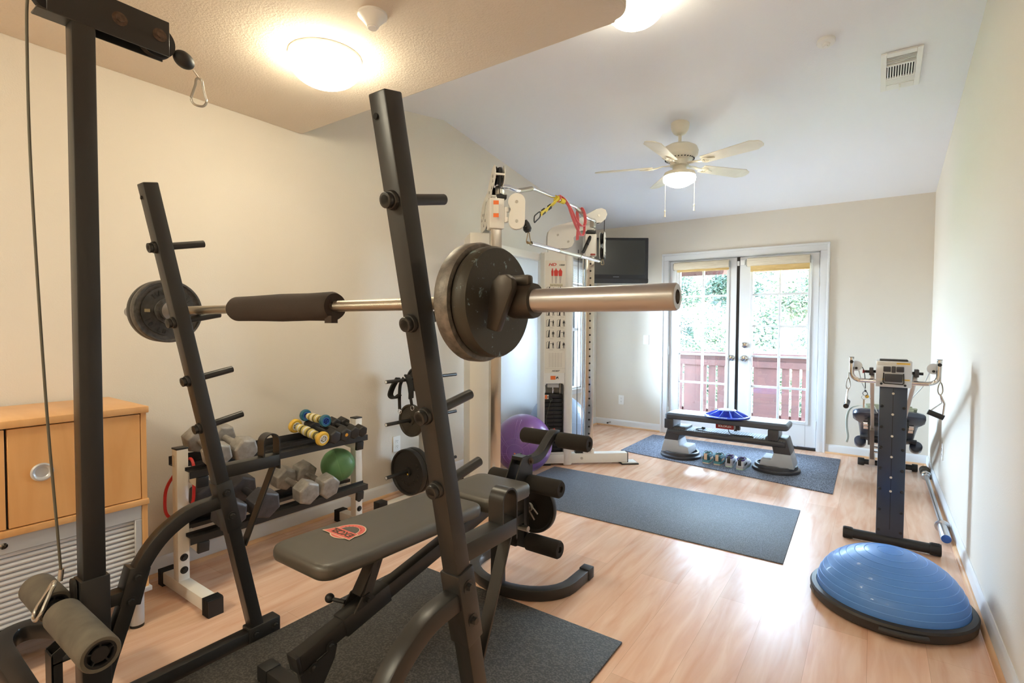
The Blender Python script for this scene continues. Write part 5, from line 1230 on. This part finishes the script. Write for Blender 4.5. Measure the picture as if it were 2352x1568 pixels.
# blue balance board upside down on top
blu = mat('blue_plastic', S(44, 72, 206), .35); blue_l = mat('blue_plastic_rib', S(88, 118, 226), .35)
bb = thing('balance_board', 'round blue plastic balance board lying on the step platform', 'balance board', (-1.10, 4.985, .436))
c = Vector((-1.10, 4.985, .436))
MB().lathe([(.170, .006), (.192, .002), (.195, .006), (.193, .014), (.178, .016), (.172, .010), (.075, .014), (.072, .060), (.05, .066), (.005, .068)], c, EZ, 64).build('dish', blu, bb)
mb = MB()
for k in range(10):
    a = 2 * PI * k / 10 + .15; R = Matrix.Rotation(a, 3, 'Z'); ux_ = R @ Vector(EX)
    mb.prism([(.060, .012), (.186, .012), (.182, .018), (.078, .062), (.060, .062)], c - (R @ Vector(EY)) * .003 + Vector((0, 0, 0)), ux_, EZ, -.006)
mb.build('radial_ribs', blue_l, bb)
MB().lathe([(.078, .058), (.080, .062), (.076, .066), (.05, .070), (.004, .071)], c, EZ, 40).build('hub', mat('pale_blue_hub', S(150, 170, 226), .35), bb)
# ---- running shoes; heel towards -Y, toe towards +Y (local)
def make_shoe(label, upper, soleA, soleB, tab, collar, lace, loc, yaw):
    t = thing('running_shoe', label, 'shoe', group='running shoes by the step platform'); O = Vector((0, 0, 0)); L = .28
    # half width along the length, sole side
    st_ = [(0, .026), (.02, .034), (.06, .036), (.12, .034), (.18, .044), (.22, .046), (.255, .036), (.278, .012)]
    def outl(k, dz, grow=0): 
        R_ = [(w * k + grow, y) for y, w in st_]; return [Vector((w, y, dz)) for w, y in R_] + [Vector((-w, y, dz)) for w, y in reversed(R_)]
    def lift(rs):
        for r in rs:
            for p in r:
                if p.y > .2: p.z += (p.y - .2) ** 2 * 2.2
        return rs
    MB().rings(lift([outl(.96, 0), outl(1.0, .006), outl(1.0, .010)])).build('outsole', soleB, t, off=O)
    MB().rings(lift([outl(1.0, .010), outl(1.07, .016), outl(1.03, .026), outl(1.0, .032)])).build('midsole', soleA, t, off=O)
    rs = []
    prof = [(.0, .020, .085), (.015, .030, .088), (.05, .032, .080), (.09, .032, .078), (.12, .036, .080), (.16, .041, .070), (.20, .043, .056), (.24, .039, .046), (.268, .024, .040), (.279, .006, .036)]
    for y, w, h in prof:
        ring = []
        for k in range(14):
            a = PI * k / 13; ring.append(Vector((w * math.cos(a) * (1.0 if k in (0, 13) else .98), y, .030 + (h - .030) * max(0, math.sin(a)) ** .8)))
        rs.append(ring)
    MB().rings(lift(rs)).build('upper', upper, t, off=O)
    MB().loop([(.024, .004), (.032, .0), (.034, .008), (.027, .011)], (0, .052, .079), (0, -.12, 1), 28).xf(Matrix.Translation((0, .052, 0)) @ Matrix.Diagonal((1, 1.55, 1, 1)) @ Matrix.Translation((0, -.052, 0))).build('collar', collar, t, off=O)
    MB().prism([(.020 * math.cos(k * PI / 8), .045 * math.sin(k * PI / 8)) for k in range(16)], (0, .055, .083), EX, EY, .0018).build('opening', darkgap_m, t, off=O)
    MB().sweep([(0, -.001, .036), (0, -.003, .055), (0, .0, .080), (0, .006, .090)], [(-.013, -.002), (.013, -.002), (.013, .002), (-.013, .002)], EX).build('heel_tab', tab, t, off=O)
    for s in (-1, 1):
        MB().prism([(.02, .034), (.11, .036), (.10, .056), (.05, .050), (.03, .058)], (s * .0355, 0, 0), EY, EZ, .0025 * s).build('side_panel', tab, t, off=O)
    mb = MB()
    for k in range(5):
        y = .108 + .019 * k; h = .086 - .0055 * k; s = 1 if k % 2 else -1
        mb.tube(smooth([(-.024, y, h - .012), (0, y + .006 * s, h + .001), (.024, y + .004, h - .012)], 4), .0026, 6)
    mb.tube(smooth([(0, .108, .088), (.02, .095, .098), (.036, .085, .088), (.02, .100, .090), (0, .106, .089), (-.022, .098, .099), (-.036, .088, .086), (-.04, .10, .068)], 5), .0024, 6)
    mb.build('laces', lace, t, off=O)
    t.location = loc; t.rotation_euler = (0, 0, yaw)
    return t
teal = mat('teal_mesh', S(44, 92, 104), .7, var=(60, .3)); cream = mat('cream_foam', S(232, 212, 190), .6); aqua = mat('aqua_foam', S(98, 158, 170), .6); peach = mat('peach_tab', S(226, 196, 168), .6)
wht = mat('white_mesh', S(214, 216, 226), .6, var=(70, .15)); purp = mat('purple_lining', S(70, 44, 130), .6); mint = mat('mint_sole', S(196, 222, 206), .5); slv = mat('silver_panel', S(206, 206, 212), .4, .3); lacew = mat('black_white_lace', S(60, 70, 72), .7, var=(300, .9, (.8, .8, .8, 1)))
a = make_shoe('teal running shoe beside the left round foot, heel towards the viewer, leftmost of four', teal, aqua, cream, peach, aqua, lacew, (-1.247, 4.845, G), math.radians(-1))
b = dup(a, 'teal running shoe, second of the four in a row from the left', (-1.149, 4.850, G), (0, 0, math.radians(-2)))
c_ = make_shoe('white and purple running shoe just right of the teal pair', wht, slv, mint, blackflat_m, purp, lacew, (-1.046, 4.838, G), math.radians(2))
d = dup(c_, 'white and purple running shoe, rightmost of the four, by the right round foot', (-.948, 4.805, G), (0, 0, math.radians(-2)))

# ================================================================== INCLINE TRAINER
it = thing('incline_trainer', 'incline trainer with a tall black centre rail, chrome handlebars and a sliding padded board', 'exercise machine', (.085, 4.5, 0))
TY = 3.66
railm = mat('blue_black_rail', S(58, 66, 80), .34, .25, var=(3, .12))
silver = mat('satin_silver', S(190, 184, 178), .32, .9)
MB().cyl((-.115, TY, .033), (.300, TY, .033), .028, n=24).build('front_base', blackflat_m, it)
for x0, x1 in ((-.135, -.085), (.272, .322)):
    mb = MB().cyl((x0, TY, .0335), (x1, TY, .0335), .0325, n=24)
    for k in range(20):
        q = 2 * PI * k / 20; mb.box(((x0 + x1) / 2, TY + .0325 * math.cos(q), .0335 + .0325 * math.sin(q)), (x1 - x0 - .012, .003, .003), Matrix.Rotation(q, 3, 'X'))
    mb.build('base_cap', blackflat_m, it)
pn = MB().ab(.025, .154, TY - .012, TY + .045, .04, .93).build('centre_rail', railm, it, bev=.003)
MB().ab(.0885, .0905, TY - .0128, TY - .0115, .10, .915).build('rail_seam', darkgap_m, pn)
mb = MB()
for z in (.885, .765, .640, .520, .402, .322): mb.cyl((.0895, TY - .0135, z), (.0895, TY - .0115, z), .0065, n=16)
mb.build('height_holes', mat('pale_hole', S(214, 206, 190), .5), pn)
mb = MB()
for z in (.81, .69, .57, .45, .33, .21): 
    for x in (.038, .141): mb.lathe([(.0085, 0), (.0085, .003), (.005, .006)], (x, TY - .012, z - (.004 if x > .1 else 0)), (0, -1, 0), 16)
mb.cyl((.038, TY - .0125, .09), (.038, TY - .0115, .09), .008, n=14).cyl((.141, TY - .0125, .09), (.141, TY - .0115, .09), .008, n=14)
mb.build('rivet', blackflat_m, pn)
hd = MB().ab(.006, .170, TY - .055, TY + .055, .925, 1.072).build('head_box', mat('satin_chrome_box', S(206, 210, 216), .28, .35), it, bev=.002)
MB().ab(.022, .152, TY - .05, TY + .05, 1.071, 1.080).build('head_top', blackflat_m, hd, bev=.003)
yw = mat('yellow_label', S(228, 182, 60), .5)
for z0, z1 in ((1.048, 1.066), (.958, .972)): MB().ab(.012, .164, TY - .0562, TY - .055, z0, z1).build('pale_label', mat('silver_label', S(216, 214, 208), .4), hd)
MB().ab(.100, .160, TY - .0568, TY - .056, 1.055, 1.063).ab(.035, .160, TY - .0568, TY - .056, .966, .972).build('yellow_label', yw, hd)
MB().ab(.040, .074, TY - .070, TY - .055, 1.012, 1.042).ab(.078, .096, TY - .074, TY - .055, 1.008, 1.044).ab(.100, .134, TY - .070, TY - .055, 1.012, 1.042).ab(.046, .128, TY - .066, TY - .055, .955, 1.000).build('latch_block', sdark, hd, bev=.003)
MB().tube([(.042, TY - .064, 1.006), (.040, TY - .068, .955), (.046, TY - .070, .947), (.128, TY - .070, .944), (.134, TY - .068, .952), (.132, TY - .064, 1.004)], .003, 8).sphere((.032, TY - .062, .943), .0065, nu=12, nv=8).sphere((.140, TY - .062, .938), .0065, nu=12, nv=8).build('latch_bail', blackflat_m, hd)
for s, x0 in ((-1, .006), (1, .170)):
    xs = lambda q: x0 + s * q
    pts = [(xs(0), TY - .02, .952)] + [(xs(.055), TY - .02, .952)] + [Vector((xs(.072 + .045 * math.sin(a)), TY - .02, .998 - .046 * math.cos(a))) for a in [k * PI / 2 / 8 for k in range(9)]] + [(xs(.119), TY - .02, 1.086)]
    MB().tube(pts, .0125, 20).build('handlebar', chrome_m, it)
    MB().cyl((xs(.119), TY - .02, 1.085), (xs(.119), TY - .02, 1.0875), .0128, n=20).build('bar_plug', blackflat_m, it)
    MB().cyl((xs(.118), TY - .034, 1.060), (xs(.118), TY - .044, 1.060), .0095, n=16).build('bar_bolt', blackflat_m, it)
    pw = MB().cyl((xs(.095), TY - .010, 1.035), (xs(.095), TY + .002, 1.035), .030, n=28).build('cable_pulley', mat('translucent_white_pulley', S(216, 222, 228), .35), it)
    MB().cyl((xs(.095), TY - .018, 1.022), (xs(.095), TY - .008, 1.022), .007, n=14).build('pulley_bolt', blackflat_m, pw)
    MB().ab(min(xs(.012), xs(.032)), max(xs(.012), xs(.032)), TY - .03, TY + .03, .985, 1.028).build('side_clamp', sdark, it, bev=.003)
    mb = MB().cyl((xs(0), TY, 1.006), (xs(.012), TY, 1.006), .008, n=14).cyl((xs(.032), TY, 1.004), (xs(.052), TY, 1.004), .008, n=14)
    mb.build('clamp_bolt', blackflat_m, it)
    if s < 0: MB().cyl((xs(.052), TY, 1.004), (xs(.064), TY, 1.004), .006, .012, n=16).build('red_knob', red_m, it)
    # upper rail going down towards the back
    a0 = Vector((xs(-.003 + .020), TY + .02, .985)); a1 = Vector((.085 + s * .090, 5.05, .435))
    MB().rtube([a0, a1], .022, .045).build('slide_rail', silver, it, bev=.003)
    b0 = Vector((.085 + s * .092, 4.90, .475)); b1 = Vector((.095 + s * .098, 5.66, .085))
    MB().rtube([b0, b1], .030, .040).build('lower_rail', mat('bronze_grey_rail', S(112, 104, 98), .35, .7), it, bev=.003)
    MB().ab(b1.x - .022, b1.x + .022, 5.64, 5.72, .02, .12).build('rail_foot', silver, it, bev=.003)
    # handle on a chain link, hanging from the bar
    hx = xs(.132) if s < 0 else xs(.124)
    MB().tube(smooth([(hx, TY - .03, .965), (hx + .008, TY - .032, .945), (hx + .010, TY - .032, .915), (hx, TY - .034, .895), (hx - .010, TY - .032, .915), (hx - .008, TY - .03, .945)], 4, True), .0032, 8, closed=True).cyl((hx, TY - .025, .995), (hx, TY - .03, .962), .003, n=8).build('chain_link', zinc_m, it)
    if s < 0:
        MB().tube([(hx, TY - .034, .900), (hx - .006, TY - .04, .86), (hx - .008, TY - .055, .80)], .0045, 10).tube([(hx, TY - .034, .900), (hx - .004, TY - .01, .86), (hx - .006, TY + .05, .815)], .0045, 10).build('handle_frame', chrome_m, it)
        MB().cyl((hx - .008, TY - .06, .798), (hx - .004, TY + .055, .812), .014, n=20).build('foam_grip', blackflat_m, it)
    else:
        MB().tube([(hx, TY - .034, .900), (hx + .020, TY - .03, .85), (hx + .014, TY - .03, .775)], .0045, 10).tube([(hx, TY - .034, .900), (hx + .012, TY + .0, .85), (hx - .045, TY - .03, .80)], .0035, 10).build('handle_frame', chrome_m, it)
        MB().cyl((hx + .018, TY - .03, .772), (hx - .050, TY - .03, .800), .0145, n=20).build('foam_grip', blackflat_m, it)
    MB().tube([(xs(.095), TY, 1.06), (xs(.07), 4.0, .90), (.085 + s * .06, 4.9, .60)], .0035, 8).build('pulley_rope', mat('white_rope', S(214, 214, 210), .7), it)
MB().tube(smooth([(-.085, TY, 1.05), (-.055, TY - .01, 1.02), (-.045, TY - .01, .96), (-.042, TY - .012, .905)], 5), .0024, 8).torus((-.043, TY - .012, .875), .012, .0016, (.3, .9, 0)).build('key_lanyard', blackflat_m, it)
MB().cyl((-.0425, TY - .012, .895), (-.0425, TY - .012, .885), .006, n=12).build('lanyard_bead', sdark, it)
ky = thing('key_tag', 'key ring with a yellow tag and a long key hanging from the trainer handlebar', 'key ring', (-.045, TY - .012, .84))
MB().torus((-.048, TY - .012, .852), .012, .0012, (.2, 1, 0)).build('ring', zinc_m, ky); MB().cyl((-.034, TY - .014, .858), (-.034, TY - .012, .858), .010, n=16).build('tag', yel, ky); MB().ab(-.052, -.044, TY - .013, TY - .011, .79, .842).build('key', silver, ky)
# sliding board with its carriage
brd = lambda q, h: (Vector((.095, 4.98 + q * .90, .585 - q * .400 + h)))      # along the incline
rs = []
th_ = math.atan2(-.40, .90)
Rb = Matrix.Rotation(th_, 3, 'X')
shape = [(-.235, .03), (-.225, .0), (-.18, -.03), (.18, -.03), (.225, 0), (.235, .03), (.235, .14), (.20, .22), (.195, .40), (.190, .82), (.16, .86), (-.16, .86), (-.190, .82), (-.195, .40), (-.20, .22), (-.235, .14)]
for ins, h in ((.90, .0), (1.0, .012), (1.0, .045), (.96, .058)):
    rs.append([Vector((.095, 4.98, .555)) + Rb @ Vector((x * ins, .4 + (y - .4) * ins, h)) for x, y in shape])
MB().rings(rs).build('sliding_board', mat('navy_black_vinyl', S(44, 50, 66), .3, coat=.15), it, bev=.004)
mb = MB()
for x in (-.12, .12): mb.rings([[Vector((.095 + x, 4.98, .555)) + Rb @ Vector((a, b, c)) for a, c in ((-.012, -.002), (.012, -.002), (.012, -.055), (-.012, -.055))] for b in (.04, .75)])
for y in (.10, .66): mb.rings([[Vector((.095, 4.98, .555)) + Rb @ Vector((a, y + b, c)) for a, c in ((-.13, -.02), (.13, -.02), (.13, -.045), (-.13, -.045))] for b in (0, .03)])
mb.build('board_carriage', blackflat_m, it)
mb = MB()
for x in (-.145, .145):
    for y in (.06, .16): mb.cyl(Vector((.095 + x, 4.98, .555)) + Rb @ Vector((-.015, y, -.045)), Vector((.095 + x, 4.98, .555)) + Rb @ Vector((.015, y, -.045)), .020, n=20)
mb.build('carriage_wheel', chrome_m, it)
for s in (-1, 1): MB().cyl((.105 + s * .20, 5.60, .245), (.105 + s * .20, 5.68, .20), .045, n=28).build('end_bumper', mat('navy_black_vinyl', S(0, 0, 0)), it, bev=.01)
MB().rtube([(.105, 5.52, .30), (.105, 5.60, .262)], .40, .02, hint=EX).build('squat_plate', sdark, it, bev=.004)
mb = MB()
for y, z in ((5.30, .285), (5.45, .22), (5.60, .15)): mb.cyl((.0, y, z), (.19, y, z), .009, n=14)
mb.build('cross_rod', chrome_m, it)
MB().cyl((-.07, 5.69, .034), (.29, 5.69, .034), .024, n=24).build('rear_base', blackflat_m, it)
for x0, x1 in ((-.11, -.06), (.285, .325)): MB().cyl((x0, 5.69, .034), (x1, 5.69, .034), .033, n=24).build('base_cap', blackflat_m, it, bev=.004)
# folded towel lying on the board
tw_m = mat('sage_towel', S(176, 180, 158), .95, var=(40, .15), bump=(300, .6, .003)); tw2 = mat('pale_towel', S(206, 214, 208), .95, bump=(300, .6, .003))
tl = thing('folded_towel', 'sage green striped towel folded over the top of the sliding board', 'towel', (.095, 5.05, .62))
mb = MB()
for k in range(4):
    h = .062 + .013 * k; w = .155 - .012 * (k % 2)
    mb.rings([[Vector((.095 + .01 * (k % 3), 4.98, .555)) + Rb @ Vector((a, b, h + c)) for a, c in ((-w, 0), (-w - .008, .006), (-w, .012), (w, .012), (w + .008, .006), (w, 0))] for b in (.02, .30)])
mb.build('folds', tw_m, tl, bev=.002)
MB().sweep(smooth([Vector((.095, 4.98, .555)) + Rb @ Vector(q) for q in ((-.14, .12, .122), (-.20, .12, .114), (-.252, .12, .088), (-.274, .14, .03), (-.276, .15, -.06), (-.264, .16, -.14), (-.272, .17, -.19))], 5), [(-.013, -.002), (.013, -.002), (.013, .002), (-.013, .002)], (.6, 1, 0)).build('hanging_end', tw2, tl)

# ================================================================== BLUE DOME TRAINER
bo = thing('balance_dome', 'blue half ball balance dome on a black base on the floor at front right', 'balance dome', (.075, 2.872, 0))
c = Vector((.075, 2.872, 0)); bo_b = mat('blue_dome_vinyl', S(84, 140, 220), .40, coat=.12, var=(2.5, .10))
MB().lathe([(.26, 0), (.295, .002), (.306, .012), (.310, .045), (.304, .054), (.285, .058), (.282, .050), (.27, .05)], c, EZ, 80).build('base_ring', mat('charcoal_base', S(48, 46, 46), .45), bo)
R0, HD = .283, .205
pr = []
for k in range(28):
    a = PI / 2 * k / 27; pr.append((max(R0 * math.cos(a), .003), .05 + HD * math.sin(a)))
MB().lathe(pr, c, EZ, 80).build('dome', bo_b, bo)
mb = MB()
for k in (.16, .30, .43, .56, .69, .82, .94, 1.08, 1.22, 1.40):
    mb.torus(c + Vector((0, 0, .05 + HD * math.sin(k))), R0 * math.cos(k), .0016, EZ, 72, 6)
mb.build('rings', mat('blue_dome_rib', S(110, 166, 240), .35), bo)
for a in (math.radians(-82), math.radians(98)):
    u = Vector((math.cos(a), math.sin(a), 0)); v = Vector((-u.y, u.x, 0))
    MB().tube([c + u * .302 - v * .08 + Vector((0, 0, .028)), c + u * .314 - v * .045 + Vector((0, 0, .03)), c + u * .317 + Vector((0, 0, .03)), c + u * .314 + v * .045 + Vector((0, 0, .03)), c + u * .302 + v * .08 + Vector((0, 0, .028))], .012, 10).build('carry_grip', mat('charcoal_base', S(0, 0, 0)), bo)
ul = Vector((math.cos(math.radians(197)), math.sin(math.radians(197)), 0))
text('BOSU', 'base_lettering', mat('grey_print', S(130, 132, 136), .5), bo, c + ul * .3095 + Vector((0, 0, .018)), (-ul.y, ul.x, 0), EZ, .024, .001)

# ================================================================== SPARE BARBELL ALONG THE RIGHT WALL
b2 = thing('barbell', 'bare silver barbell with a blue end cap lying along the right wall', 'barbell', (.37, 4.75, .0385))
q0 = Vector((.360, 3.86, .0385)); q1 = Vector((.368, 5.66, .0385)); dd = (q1 - q0).normalized()
MB().cyl(q0 + dd * .25, q1 - dd * .25, .0145, n=24).build('shaft', mat('silver_shaft', S(200, 202, 206), .28, 1.0), b2)
for p, s in ((q0, 1), (q1, -1)):
    MB().lathe([(.004, 0), (.024, 0), (.0255, .004), (.0255, .225), (.038, .228), (.038, .243), (.030, .246), (.022, .26), (.0148, .262)], p, dd * s, 36).build('sleeve', mat('silver_sleeve', S(196, 196, 198), .3, 1.0), b2)
MB().lathe([(.0035, -.006), (.016, -.006), (.0235, -.002), (.0245, .003), (.012, .003)], q0, dd, 32).build('end_cap', mat('blue_cap', S(36, 84, 160), .4), b2)
pc = thing('bar_sleeve_roll', 'short grey roll round the far end of the barbell by the right wall', 'roll', (.368, 5.53, .0385))
MB().loop([(.0262, 0), (.036, .0), (.0375, .006), (.0375, .11), (.035, .118), (.0262, .118)], q1 - dd * .135, dd, 32).build('roll', greyfoam_m, pc)
